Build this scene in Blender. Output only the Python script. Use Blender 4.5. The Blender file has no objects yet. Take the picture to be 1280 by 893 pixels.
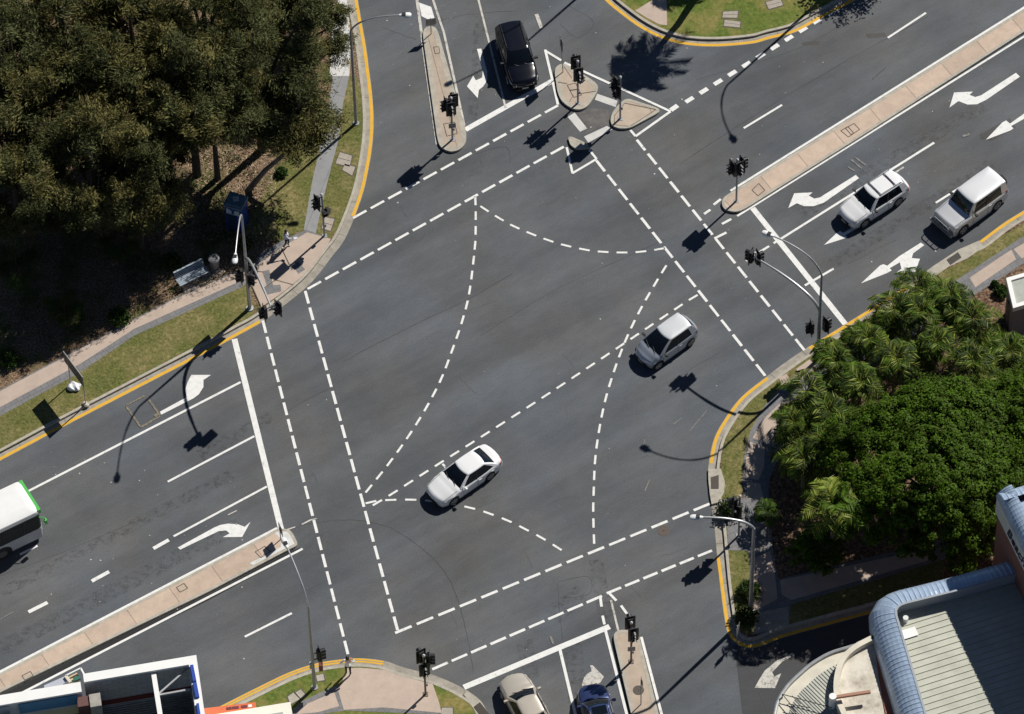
import bpy, bmesh, math, random
import numpy as np
from mathutils import Vector, Matrix
from mathutils.geometry import tessellate_polygon
R = math.radians
random.seed(7); np.random.seed(7)
scene = bpy.context.scene
COL = scene.collection

# ------------------------------------------------------------------ camera
FPX = 7300.0                      # focal length in photo pixels (photo 1280 x 893)
PITCH, ROLL, DIST = R(55.0), R(1.4), 7300.0 / 22.0
_ca, _sa = math.cos(ROLL), math.sin(ROLL)
FWD = Vector((0, math.cos(PITCH), -math.sin(PITCH)))
_r0, _u0 = Vector((1, 0, 0)), Vector((0, math.sin(PITCH), math.cos(PITCH)))
RIGHT = _r0 * _ca - _u0 * _sa
UP = _r0 * _sa + _u0 * _ca
CAMP = -FWD * DIST
cd = bpy.data.cameras.new('camera'); cam = bpy.data.objects.new('camera', cd); COL.objects.link(cam)
cd.sensor_width = 36.0; cd.lens = 36.0 * FPX / 1280.0
cd.clip_start = 1.0; cd.clip_end = 6000.0
cam.matrix_world = Matrix(((RIGHT.x, UP.x, -FWD.x, CAMP.x), (RIGHT.y, UP.y, -FWD.y, CAMP.y), (RIGHT.z, UP.z, -FWD.z, CAMP.z), (0, 0, 0, 1)))
scene.camera = cam

def G(px, py, z=0.0):
    """world point at height z seen at photo pixel px, py"""
    d = FWD + RIGHT * ((px - 640.0) / FPX) + UP * ((446.5 - py) / FPX)
    t = (z - CAMP.z) / d.z
    p = CAMP + d * t
    return Vector((p.x, p.y, z))

# ------------------------------------------------------------------ light
SUN_AZ = math.atan2(0.69, 0.725)      # clockwise from +Y
SUN_EL = R(45.0)
w = bpy.data.worlds.new('World'); scene.world = w; w.use_nodes = True
nt = w.node_tree; nt.nodes.clear()
sky = nt.nodes.new('ShaderNodeTexSky'); sky.sky_type = 'NISHITA'; sky.sun_disc = False
sky.sun_elevation = SUN_EL; sky.sun_rotation = SUN_AZ; sky.altitude = 2200; sky.air_density = 0.75; sky.dust_density = 0.2; sky.ozone_density = 2.0
bg = nt.nodes.new('ShaderNodeBackground'); bg.inputs[1].default_value = 0.05
wo = nt.nodes.new('ShaderNodeOutputWorld')
nt.links.new(sky.outputs[0], bg.inputs[0]); nt.links.new(bg.outputs[0], wo.inputs[0])
sd = bpy.data.lights.new('sun', 'SUN'); sd.energy = 5.0; sd.angle = R(0.53); sd.color = (1.0, 0.955, 0.88)
sun = bpy.data.objects.new('sun', sd); COL.objects.link(sun)
sdir = Vector((math.sin(SUN_AZ) * math.cos(SUN_EL), math.cos(SUN_AZ) * math.cos(SUN_EL), math.sin(SUN_EL)))
sun.rotation_euler = sdir.to_track_quat('Z', 'Y').to_euler()
vs = scene.view_settings
vs.view_transform = 'Standard'; vs.look = 'None'; vs.gamma = 1.0; vs.use_curve_mapping = False
vs.exposure = 0.05
scene.cycles.max_bounces = 6; scene.cycles.diffuse_bounces = 3

# ------------------------------------------------------------------ materials
def newmat(name):
    m = bpy.data.materials.new(name); m.use_nodes = True
    n = m.node_tree.nodes; l = m.node_tree.links
    b = n.get('Principled BSDF')
    return m, n, l, b

def mat(name, col, rough=0.7, metal=0.0, coat=0.0, var=0.0, scale=3.0, bump=0.0, bscale=40.0, emit=None, spec=0.5, island=0.0, transl=0.0):
    """plain procedural material: colour with noise variation and bump"""
    m, n, l, b = newmat(name)
    b.inputs['Roughness'].default_value = rough; b.inputs['Metallic'].default_value = metal
    b.inputs['Coat Weight'].default_value = coat; b.inputs['Coat Roughness'].default_value = 0.06
    b.inputs['Specular IOR Level'].default_value = spec
    b.inputs['Base Color'].default_value = (*col, 1)
    if var > 0 or bump > 0 or island > 0:
        tc = n.new('ShaderNodeTexCoord')
    src = None
    if var > 0:
        no = n.new('ShaderNodeTexNoise'); no.inputs['Scale'].default_value = scale; no.inputs['Detail'].default_value = 6
        no.inputs['Roughness'].default_value = 0.65
        l.new(tc.outputs['Object'], no.inputs['Vector'])
        cr = n.new('ShaderNodeValToRGB')
        cr.color_ramp.elements[0].position = 0.3; cr.color_ramp.elements[1].position = 0.7
        cr.color_ramp.elements[0].color = (*[c * (1 - var) for c in col], 1)
        cr.color_ramp.elements[1].color = (*[min(1, c * (1 + var)) for c in col], 1)
        l.new(no.outputs['Fac'], cr.inputs[0]); src = cr.outputs[0]
    if island > 0:
        ge = n.new('ShaderNodeNewGeometry')
        hs = n.new('ShaderNodeHueSaturation')
        mr = n.new('ShaderNodeMapRange'); mr.inputs[3].default_value = 1 - island; mr.inputs[4].default_value = 1 + island
        l.new(ge.outputs['Random Per Island'], mr.inputs[0]); l.new(mr.outputs[0], hs.inputs['Value'])
        mr2 = n.new('ShaderNodeMapRange'); mr2.inputs[3].default_value = 0.485; mr2.inputs[4].default_value = 0.51
        l.new(ge.outputs['Random Per Island'], mr2.inputs[0]); l.new(mr2.outputs[0], hs.inputs['Hue'])
        if src: l.new(src, hs.inputs['Color'])
        else: hs.inputs['Color'].default_value = (*col, 1)
        src = hs.outputs[0]
    if src: l.new(src, b.inputs['Base Color'])
    if bump > 0:
        no2 = n.new('ShaderNodeTexNoise'); no2.inputs['Scale'].default_value = bscale; no2.inputs['Detail'].default_value = 4
        l.new(tc.outputs['Object'], no2.inputs['Vector'])
        bp = n.new('ShaderNodeBump'); bp.inputs['Strength'].default_value = bump; bp.inputs['Distance'].default_value = 0.02
        l.new(no2.outputs['Fac'], bp.inputs['Height']); l.new(bp.outputs[0], b.inputs['Normal'])
    if emit:
        b.inputs['Emission Color'].default_value = (*emit, 1); b.inputs['Emission Strength'].default_value = 3.0
    if transl > 0:
        tr = n.new('ShaderNodeBsdfTranslucent'); mx = n.new('ShaderNodeMixShader'); mx.inputs[0].default_value = transl
        if src: l.new(src, tr.inputs[0])
        else: tr.inputs[0].default_value = (*col, 1)
        out = n.get('Material Output')
        l.new(b.outputs[0], mx.inputs[1]); l.new(tr.outputs[0], mx.inputs[2]); l.new(mx.outputs[0], out.inputs[0])
    return m

def asphalt_mat(name, base=(0.095, 0.099, 0.105), ang=31.0, patchy=0.40, streak=0.55):
    m, n, l, b = newmat(name)
    b.inputs['Roughness'].default_value = 0.82; b.inputs['Specular IOR Level'].default_value = 0.35
    tc = n.new('ShaderNodeTexCoord')
    def noise(scale, detail, rough, sx=1, sy=1, rot=0.0):
        mp = n.new('ShaderNodeMapping'); mp.vector_type = 'TEXTURE'
        mp.inputs['Rotation'].default_value = (0, 0, rot); mp.inputs['Scale'].default_value = (sx, sy, 1)
        l.new(tc.outputs['Object'], mp.inputs['Vector'])
        t = n.new('ShaderNodeTexNoise'); t.inputs['Scale'].default_value = scale; t.inputs['Detail'].default_value = detail
        t.inputs['Roughness'].default_value = rough
        l.new(mp.outputs[0], t.inputs['Vector'])
        return t.outputs['Fac']
    def rng(src, a, bb, lo, hi):
        r = n.new('ShaderNodeMapRange'); r.inputs[1].default_value = a; r.inputs[2].default_value = bb
        r.inputs[3].default_value = lo; r.inputs[4].default_value = hi
        l.new(src, r.inputs[0]); return r.outputs[0]
    def mul(a, c):
        x = n.new('ShaderNodeMath'); x.operation = 'MULTIPLY'; l.new(a, x.inputs[0]); l.new(c, x.inputs[1]); return x.outputs[0]
    f1 = rng(noise(0.42, 2.5, 0.5, 13.0, 1.0, R(ang)), 0.33, 0.66, 1 - 0.34 * streak, 1 + 0.30 * streak)       # tyre-polished lanes
    f2 = rng(noise(0.16, 5, 0.6), 0.3, 0.7, 1 - patchy * 0.5, 1 + patchy * 0.5)
    f3 = rng(noise(13.0, 3, 0.8), 0.3, 0.7, 0.80, 1.22)                                       # aggregate
    f4 = rng(noise(2.2, 7, 0.8, 3.0, 1.0, R(ang)), 0.3, 0.7, 0.88, 1.12)
    f5 = rng(noise(7.0, 6, 0.8), 0.66, 0.78, 1.0, 1.35)                                      # pale specks
    f6 = rng(noise(1.3, 8, 0.7), 0.62, 0.76, 1.0, 0.78)                                      # oil spots
    f = mul(mul(mul(f1, f2), mul(f3, f4)), mul(f5, f6))
    tint = n.new('ShaderNodeMix'); tint.data_type = 'RGBA'
    tint.inputs[6].default_value = (base[0] * 1.03, base[1] * 1.0, base[2] * 0.95, 1)
    tint.inputs[7].default_value = (base[0] * 0.94, base[1] * 1.0, base[2] * 1.07, 1)
    l.new(rng(noise(0.11, 4, 0.6), 0.35, 0.6, 0, 1), tint.inputs[0])
    sc = n.new('ShaderNodeVectorMath'); sc.operation = 'SCALE'
    l.new(tint.outputs[2], sc.inputs[0]); l.new(f, sc.inputs['Scale'])
    l.new(sc.outputs[0], b.inputs['Base Color'])
    bp = n.new('ShaderNodeBump'); bp.inputs['Strength'].default_value = 0.25; bp.inputs['Distance'].default_value = 0.01
    l.new(noise(45.0, 2, 0.6), bp.inputs['Height']); l.new(bp.outputs[0], b.inputs['Normal'])
    return m

def ramp_mat(name, cols, scale, rough=0.9, detail=8, bump=0.5, scale2=0.25, cols2=None, mixr=(0.4, 0.6)):
    """noise ramp through several colours; optional second ramp mixed in by a large noise"""
    m, n, l, b = newmat(name)
    b.inputs['Roughness'].default_value = rough; b.inputs['Specular IOR Level'].default_value = 0.2
    tc = n.new('ShaderNodeTexCoord')
    def ramp(cc, sc):
        t = n.new('ShaderNodeTexNoise'); t.inputs['Scale'].default_value = sc; t.inputs['Detail'].default_value = detail; t.inputs['Roughness'].default_value = 0.72
        l.new(tc.outputs['Object'], t.inputs['Vector'])
        r = n.new('ShaderNodeValToRGB'); el = r.color_ramp.elements
        el[0].position = 0.32; el[1].position = 0.70
        el[0].color = (*cc[0], 1); el[1].color = (*cc[-1], 1)
        for i, c in enumerate(cc[1:-1]):
            e = el.new(0.32 + 0.38 * (i + 1) / (len(cc) - 1)); e.color = (*c, 1)
        l.new(t.outputs['Fac'], r.inputs[0]); return r.outputs[0], t.outputs['Fac']
    o, f = ramp(cols, scale)
    if cols2:
        o2, _ = ramp(cols2, scale * 1.37)
        t = n.new('ShaderNodeTexNoise'); t.inputs['Scale'].default_value = scale2; t.inputs['Detail'].default_value = 6; t.inputs['Roughness'].default_value = 0.65
        l.new(tc.outputs['Object'], t.inputs['Vector'])
        mr = n.new('ShaderNodeMapRange'); mr.inputs[1].default_value = mixr[0]; mr.inputs[2].default_value = mixr[1]
        l.new(t.outputs['Fac'], mr.inputs[0])
        mx = n.new('ShaderNodeMix'); mx.data_type = 'RGBA'
        l.new(mr.outputs[0], mx.inputs[0]); l.new(o, mx.inputs[6]); l.new(o2, mx.inputs[7]); o = mx.outputs[2]
    l.new(o, b.inputs['Base Color'])
    bp = n.new('ShaderNodeBump'); bp.inputs['Strength'].default_value = bump; bp.inputs['Distance'].default_value = 0.06
    l.new(f, bp.inputs['Height']); l.new(bp.outputs[0], b.inputs['Normal'])
    return m

def worn_mat(name, col, under, wear=0.5, scale=2.5, rough=0.75):
    """road paint: col, worn through to `under` in spots"""
    m, n, l, b = newmat(name)
    b.inputs['Roughness'].default_value = rough
    tc = n.new('ShaderNodeTexCoord')
    t = n.new('ShaderNodeTexNoise'); t.inputs['Scale'].default_value = scale; t.inputs['Detail'].default_value = 10; t.inputs['Roughness'].default_value = 0.8
    l.new(tc.outputs['Object'], t.inputs['Vector'])
    r = n.new('ShaderNodeValToRGB'); el = r.color_ramp.elements
    el[0].position = 0.20 + 0.22 * wear; el[0].color = (*under, 1)
    el[1].position = el[0].position + 0.10; el[1].color = (*[c * 0.88 for c in col], 1)
    e = el.new(min(0.95, el[1].position + 0.2)); e.color = (*col, 1)
    l.new(t.outputs['Fac'], r.inputs[0]); l.new(r.outputs[0], b.inputs['Base Color'])
    return m

def paver_mat(name, col, joint=None, ang=30.0, bw=2.0, bh=2.0, var=0.12, mortar=0.012):
    m, n, l, b = newmat(name)
    b.inputs['Roughness'].default_value = 0.85
    tc = n.new('ShaderNodeTexCoord')
    mp = n.new('ShaderNodeMapping'); mp.inputs['Rotation'].default_value = (0, 0, -R(ang))
    l.new(tc.outputs['Object'], mp.inputs['Vector'])
    br = n.new('ShaderNodeTexBrick'); br.inputs['Scale'].default_value = 1.0
    br.inputs['Brick Width'].default_value = bw; br.inputs['Row Height'].default_value = bh; br.inputs['Mortar Size'].default_value = mortar
    br.offset = 0.5
    br.inputs['Color1'].default_value = (*[c * (1 - var * .5) for c in col], 1); br.inputs['Color2'].default_value = (*[c * (1 + var * .5) for c in col], 1)
    br.inputs['Mortar'].default_value = (*(joint or [c * 0.45 for c in col]), 1)
    l.new(mp.outputs[0], br.inputs['Vector'])
    t = n.new('ShaderNodeTexNoise'); t.inputs['Scale'].default_value = 1.6; t.inputs['Detail'].default_value = 9; t.inputs['Roughness'].default_value = 0.75
    l.new(tc.outputs['Object'], t.inputs['Vector'])
    mr = n.new('ShaderNodeMapRange'); mr.inputs[1].default_value = 0.3; mr.inputs[2].default_value = 0.7; mr.inputs[3].default_value = 1 - var; mr.inputs[4].default_value = 1 + var
    l.new(t.outputs['Fac'], mr.inputs[0])
    sc = n.new('ShaderNodeVectorMath'); sc.operation = 'SCALE'
    l.new(br.outputs['Color'], sc.inputs[0]); l.new(mr.outputs[0], sc.inputs['Scale']); l.new(sc.outputs[0], b.inputs['Base Color'])
    return m

M = {}
M['asphalt'] = asphalt_mat('asphalt')
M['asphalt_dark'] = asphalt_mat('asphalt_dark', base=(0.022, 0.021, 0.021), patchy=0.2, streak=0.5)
M['asphalt_side'] = asphalt_mat('asphalt_side', base=(0.060, 0.059, 0.060), patchy=0.2, streak=0.15, ang=15)
M['paint'] = worn_mat('paint', (0.80, 0.80, 0.78), (0.36, 0.35, 0.33), 0.62, 3.5)
M['paint_worn'] = worn_mat('paint_worn', (0.60, 0.58, 0.53), (0.2, 0.19, 0.18), 0.9, 3.0)
M['paint_faint'] = worn_mat('paint_faint', (0.27, 0.26, 0.24), (0.12, 0.12, 0.12), 1.15, 5.0)
M['yellow'] = worn_mat('yellow_paint', (0.72, 0.40, 0.02), (0.30, 0.20, 0.10), 0.4)
M['yellow_faint'] = worn_mat('yellow_faint', (0.30, 0.24, 0.14), (0.115, 0.112, 0.105), 1.2, 6.0)
M['concrete'] = mat('concrete', (0.31, 0.285, 0.24), 0.85, var=0.28, scale=2.2, bump=0.2)
M['kerb'] = mat('kerb_concrete', (0.40, 0.37, 0.31), 0.85, var=0.2, scale=3.0, bump=0.2)
M['kerb_white'] = mat('kerb_white', (0.60, 0.60, 0.58), 0.8, var=0.2, scale=2.0)
M['path'] = paver_mat('path_concrete', (0.25, 0.255, 0.26), ang=72, bw=30, bh=1.4, var=0.14)
M['path_pale'] = paver_mat('path_pale', (0.60, 0.60, 0.58), ang=72, bw=30, bh=1.4, var=0.12)
M['greyband'] = paver_mat('grey_pavers', (0.18, 0.18, 0.185), ang=31, bw=0.4, bh=0.4, var=0.12, mortar=0.01)
M['pink'] = paver_mat('pink_pavers', (0.47, 0.375, 0.31), ang=31, bw=60, bh=60, var=0.12)
M['pink_median'] = paver_mat('pink_median', (0.50, 0.39, 0.305), ang=121, bw=60, bh=2.7, var=0.16, mortar=0.02)
M['pink_island'] = paver_mat('pink_island', (0.43, 0.35, 0.275), ang=101, bw=60, bh=2.9, var=0.14, mortar=0.02)
M['grass'] = ramp_mat('grass', [(0.065, 0.068, 0.022), (0.145, 0.132, 0.045), (0.235, 0.20, 0.085), (0.38, 0.31, 0.16)], 5.0, bump=0.8,
                      cols2=[(0.038, 0.052, 0.012), (0.085, 0.10, 0.025), (0.15, 0.155, 0.045), (0.25, 0.22, 0.09)], scale2=0.5)
M['lawn'] = ramp_mat('lawn', [(0.06, 0.09, 0.014), (0.11, 0.15, 0.028), (0.18, 0.21, 0.05)], 4.5, bump=0.7,
                     cols2=[(0.13, 0.12, 0.03), (0.25, 0.21, 0.07), (0.33, 0.25, 0.12)], scale2=0.45, mixr=(0.46, 0.62))
M['litter'] = ramp_mat('leaf_litter', [(0.03, 0.02, 0.012), (0.12, 0.08, 0.05), (0.28, 0.19, 0.12), (0.55, 0.41, 0.30)], 9.0, bump=0.9,
                       cols2=[(0.02, 0.025, 0.008), (0.05, 0.06, 0.015), (0.12, 0.12, 0.04), (0.2, 0.16, 0.08)], scale2=0.5, mixr=(0.5, 0.62))
M['mulch'] = ramp_mat('mulch', [(0.03, 0.018, 0.01), (0.09, 0.055, 0.035), (0.22, 0.14, 0.09), (0.38, 0.3, 0.22)], 6.0, bump=0.8)
M['ground'] = ramp_mat('ground', [(0.06, 0.07, 0.03), (0.12, 0.11, 0.06), (0.2, 0.17, 0.1)], 0.6, bump=0.2)
M['steel'] = mat('galvanised_steel', (0.42, 0.43, 0.44), 0.45, 0.6, var=0.12, scale=5)
M['grey_paint'] = mat('grey_pole', (0.30, 0.31, 0.32), 0.5, 0.2, var=0.15, scale=4)
M['pole_brown'] = mat('brown_pole', (0.16, 0.12, 0.09), 0.5, 0.2, var=0.15, scale=4)
M['white_metal'] = mat('white_metal', (0.75, 0.76, 0.76), 0.4)
M['black'] = mat('signal_black', (0.012, 0.012, 0.014), 0.45, var=0.2, scale=9)
M['sign_back'] = mat('sign_back', (0.23, 0.23, 0.235), 0.5, 0.3, var=0.2, scale=6)
M['iron'] = mat('cast_iron', (0.09, 0.075, 0.065), 0.6, 0.4, var=0.25, scale=12)
M['grate'] = mat('grate', (0.05, 0.055, 0.055), 0.6, 0.5, var=0.2, scale=12)
M['joint'] = mat('joint_seal', (0.10, 0.085, 0.07), 0.9, var=0.2, scale=8)
M['pit'] = mat('pit_cover', (0.36, 0.32, 0.27), 0.85, var=0.15, scale=6)

# ------------------------------------------------------------------ helpers
def tag(o, label=None, cat=None, group=None, kind=None):
    if label: o['label'] = label
    if cat: o['category'] = cat
    if group: o['group'] = group
    if kind: o['kind'] = kind
    return o

def link(o, parent=None):
    COL.objects.link(o)
    if parent is not None: o.parent = parent
    return o

def empty(name, loc, rz=0.0, label=None, cat=None, group=None):
    o = bpy.data.objects.new(name, None); COL.objects.link(o)
    o.location = loc; o.rotation_euler = (0, 0, rz); o.empty_display_size = 0.3
    return tag(o, label, cat, group)

class MB:
    """collects shapes and links them as one mesh object"""
    def __init__(s): s.v = []; s.f = []; s.m = []; s.cur = 0
    def add(s, vs, fs):
        b = len(s.v); s.v += [tuple(v) for v in vs]
        s.f += [tuple(b + i for i in f) for f in fs]; s.m += [s.cur] * len(fs)
    def box(s, c, size, rz=0.0, mtx=None):
        hx, hy, hz = [k / 2 for k in size]
        p = [Vector((x, y, z)) for x in (-hx, hx) for y in (-hy, hy) for z in (-hz, hz)]
        rm = mtx if mtx is not None else Matrix.Rotation(rz, 3, 'Z')
        c = Vector(c)
        s.add([c + rm @ q for q in p], [(0, 1, 3, 2), (4, 6, 7, 5), (0, 4, 5, 1), (2, 3, 7, 6), (0, 2, 6, 4), (1, 5, 7, 3)])
    def bar(s, a, b, wd, ht, up=Vector((0, 0, 1))):
        a, b = Vector(a), Vector(b); d = (b - a); L = d.length
        if L < 1e-6: return
        x = d / L; y = up.cross(x)
        if y.length < 1e-4: y = Vector((0, 1, 0)).cross(x)
        y.normalize(); z = x.cross(y)
        s.box((a + b) / 2, (L, wd, ht), mtx=Matrix((x, y, z)).transposed())
    def tube(s, pts, rad, n=8, cap=True):
        pts = [Vector(p) for p in pts]
        if not isinstance(rad, (list, tuple)): rad = [rad] * len(pts)
        rings = []; prev = None
        for i, p in enumerate(pts):
            t = (pts[min(i + 1, len(pts) - 1)] - pts[max(i - 1, 0)]).normalized()
            if prev is None:
                a = Vector((0, 0, 1)) if abs(t.z) < 0.9 else Vector((1, 0, 0))
                x = t.cross(a).normalized()
            else:
                x = (prev - t * prev.dot(t)).normalized()
            prev = x; y = t.cross(x)
            rings.append([p + (x * math.cos(2 * math.pi * k / n) + y * math.sin(2 * math.pi * k / n)) * rad[i] for k in range(n)])
        vs = [v for r in rings for v in r]; fs = []
        for i in range(len(rings) - 1):
            for k in range(n):
                fs.append((i * n + k, i * n + (k + 1) % n, (i + 1) * n + (k + 1) % n, (i + 1) * n + k))
        if cap:
            fs.append(tuple(reversed(range(n)))); fs.append(tuple((len(rings) - 1) * n + k for k in range(n)))
        s.add(vs, fs)
    def disc(s, c, nrm, r, n=14, r2=None):
        c = Vector(c); nrm = Vector(nrm).normalized()
        a = Vector((0, 0, 1)) if abs(nrm.z) < 0.9 else Vector((1, 0, 0))
        x = nrm.cross(a).normalized(); y = nrm.cross(x)
        if r2 is None:
            s.add([c + (x * math.cos(2 * math.pi * k / n) + y * math.sin(2 * math.pi * k / n)) * r for k in range(n)], [tuple(range(n))])
    def prism(s, poly, z0, z1, bottom=False):
        """vertical prism on a world xy polygon"""
        n = len(poly)
        tri = tessellate_polygon([[Vector((p[0], p[1], 0)) for p in poly]])
        vs = [(p[0], p[1], z1) for p in poly]
        area = sum(poly[i][0] * poly[(i + 1) % n][1] - poly[(i + 1) % n][0] * poly[i][1] for i in range(n))
        top = []
        for t in tri:
            a, b2, c = [Vector(vs[i]) for i in t]
            top.append(tuple(t) if (b2 - a).cross(c - a).z > 0 else tuple(reversed(t)))
        if z0 is None:
            s.add(vs, top); return
        vs += [(p[0], p[1], z0) for p in poly]
        side = []
        for i in range(n):
            j = (i + 1) % n
            side.append((i, j, n + j, n + i) if area < 0 else (j, i, n + i, n + j))
        s.add(vs, top + side + ([tuple(n + i for i in reversed(t)) for t in top] if bottom else []))
    def band(s, pa, pb, z0, z1, closed=False):
        """strip between two world polylines with a top and vertical sides"""
        n = len(pa); vs = []
        for a, b in zip(pa, pb):
            vs += [(a[0], a[1], z1), (b[0], b[1], z1)]
            if z0 is not None: vs += [(a[0], a[1], z0), (b[0], b[1], z0)]
        k = 4 if z0 is not None else 2; fs = []
        for i in range(n if closed else n - 1):
            p, q = i * k, ((i + 1) % n) * k
            fs.append((p, q, q + 1, p + 1))
            if z0 is not None:
                fs.append((p + 2, q + 2, q, p)); fs.append((p + 1, q + 1, q + 3, p + 3))
        s.add(vs, fs)
    def build(s, name, mats, parent=None, smooth=False, angle=35, flipfix=False):
        me = bpy.data.meshes.new(name); me.from_pydata(s.v, [], s.f)
        if not isinstance(mats, (list, tuple)): mats = [mats]
        for m_ in mats: me.materials.append(m_)
        if any(s.m): me.polygons.foreach_set('material_index', s.m)
        if flipfix:
            bm = bmesh.new(); bm.from_mesh(me); bmesh.ops.recalc_face_normals(bm, faces=bm.faces); bm.to_mesh(me); bm.free()
        if smooth:
            me.polygons.foreach_set('use_smooth', [True] * len(me.polygons))
            me.set_sharp_from_angle(angle=R(angle))
        me.update()
        return link(bpy.data.objects.new(name, me), parent)

def smooth_px(pts, sub=6):
    """Catmull-Rom through pixel points"""
    out = []; n = len(pts)
    for i in range(n - 1):
        p0 = pts[max(i - 1, 0)]; p1 = pts[i]; p2 = pts[i + 1]; p3 = pts[min(i + 2, n - 1)]
        for k in range(sub):
            t = k / sub
            out.append(tuple(0.5 * ((2 * p1[j]) + (-p0[j] + p2[j]) * t + (2 * p0[j] - 5 * p1[j] + 4 * p2[j] - p3[j]) * t * t + (-p0[j] + 3 * p1[j] - 3 * p2[j] + p3[j]) * t ** 3) for j in (0, 1)))
    out.append(tuple(pts[-1][:2])); return out

def W(pts, z=0.0): return [G(p[0], p[1], z).to_2d() for p in pts]

def offset(pl, d, closed=False):
    """offset a world polyline to its left"""
    n = len(pl); out = []
    for i in range(n):
        if closed: a, b, c = pl[i - 1], pl[i], pl[(i + 1) % n]
        else: a, b, c = pl[max(i - 1, 0)], pl[i], pl[min(i + 1, n - 1)]
        t1 = (b - a); t2 = (c - b)
        if t1.length < 1e-6: t1 = t2
        if t2.length < 1e-6: t2 = t1
        t1 = t1.normalized(); t2 = t2.normalized()
        n1 = Vector((-t1.y, t1.x)); n2 = Vector((-t2.y, t2.x)); m_ = n1 + n2
        m_ = m_.normalized() if m_.length > 1e-5 else n1
        out.append(b + m_ * (d / max(0.45, m_.dot(n1))))
    return out

def fillet(poly, r=0.35, seg=4):
    out = []; n = len(poly)
    for i in range(n):
        a, b, c = poly[i - 1], poly[i], poly[(i + 1) % n]
        ra = min(r, (a - b).length * 0.45); rc = min(r, (c - b).length * 0.45)
        p = b + (a - b).normalized() * ra; q = b + (c - b).normalized() * rc
        for k in range(seg + 1):
            t = k / seg; out.append(p * (1 - t) ** 2 + b * 2 * t * (1 - t) + q * t * t)
    return out

def ccw(poly):
    n = len(poly)
    a = sum(poly[i].x * poly[(i + 1) % n].y - poly[(i + 1) % n].x * poly[i].y for i in range(n))
    return poly if a > 0 else list(reversed(poly))

_sc = [0]
def sheet(name, poly, z, m_, thick=None, kind='structure', label=None):
    if z > 0.05: _sc[0] += 1; z += .0006 * (_sc[0] % 6)
    mb = MB(); mb.prism(poly, None if thick is None else z - thick, z)
    o = mb.build(name, m_)
    return tag(o, label, None, None, kind)

# ------------------------------------------------------------------ ground and road
Zg = 0.12      # verge level
sheet('ground', [Vector(p) for p in ((-2500, -2500), (2500, -2500), (2500, 2500), (-2500, 2500))], -0.06, M['ground'])
sheet('road', [Vector(p) for p in ((-90, -90), (90, -90), (90, 90), (-90, 90))], 0.0, M['asphalt'])

NW = [(-500, 850), (-260, 714), (0, 576.5), (85, 531), (170, 487), (250, 445.5), (300, 418.5), (326, 404), (354.6, 382.5), (382.8, 359.5), (399, 342), (415, 320.7), (430, 301), (443.5, 271),
      (453.5, 243), (460, 216), (465.5, 182), (467.2, 152), (465.7, 122), (462, 91), (457.5, 57), (452.4, 28.6), (447.5, 0), (437, -70), (420, -180)]
NE = [(672, -180), (692, -105), (722, -38), (754, -1), (779, 20.3), (802.5, 36.7), (827.5, 48.8), (857, 56.5), (896, 58.6), (940, 55), (961.4, 49.4), (994.4, 40.6), (1024.7, 24.5), (1065, 3.2),
      (1130, -33), (1280, -119), (1500, -245)]
SE = [(1560, 95), (1400, 192), (1280, 263), (1250, 282), (1224, 302), (1198, 313), (1166, 334), (1141, 352.5), (1058, 404.5), (1009.6, 434.5), (982, 453), (957.5, 471.5), (927, 496), (907, 522),
      (892.5, 548.6), (886.3, 577), (885, 600), (887, 620), (891, 645), (894, 668), (896.8, 700), (900.5, 737), (905, 770), (909, 790), (917, 802), (931, 809.8), (948, 809), (979, 797.5), (1033, 782.5), (1094, 766), (1180, 741), (1400, 676), (1600, 616)]
SW = [(720, 1200), (672, 1030), (640, 950), (612, 896), (600, 875.5), (579, 860.8), (562.5, 852.5), (541.7, 844), (519, 838.3), (500, 833), (480, 826.2), (449.5, 823), (423, 824.8), (394.7, 829.5), (362, 840.3), (321.6, 859.5), (278, 881.5), (200, 921), (60, 995), (-300, 1190)]

def block(lip_px, far, ground_mat, label):
    lip = W(smooth_px(lip_px, 5))
    a = offset(lip, 0.0); b = offset(lip, 0.47); c = offset(lip, 0.63)
    mb = MB(); mb.band(a, b, None, 0.004); tag(mb.build('gutter', M['concrete']), kind='structure')
    mb = MB(); mb.band(b, c, -0.02, 0.135); tag(mb.build('kerb', M['kerb']), kind='structure')
    # joints in the gutter
    mb = MB(); acc = 0.0
    for i in range(1, len(a)):
        acc += (a[i] - a[i - 1]).length
        if acc > 2.4:
            acc = 0; d = (b[i] - a[i]); mb.bar((*a[i], 0.006), (*(a[i] + d), 0.006), 0.02, 0.002)
    tag(mb.build('gutter_joint', M['joint']), kind='structure')
    poly = c + [Vector(p) for p in far]
    sheet('verge', poly, Zg, ground_mat, 0.15)
    return lip, c

FAR = 85
nw_lip, nw_in = block(NW, [(-30, FAR), (-FAR, FAR), (-FAR, -10)], M['litter'], 'nw')
ne_lip, ne_in = block(NE, [(FAR, FAR), (5, FAR)], M['lawn'], 'ne')
se_lip, se_in = block(SE, [(FAR, 0), (FAR, 20)], M['mulch'], 'se')
sw_lip, sw_in = block(SW, [(-FAR, -60), (-FAR, -FAR), (20, -FAR)], M['lawn'], 'sw')

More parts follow.
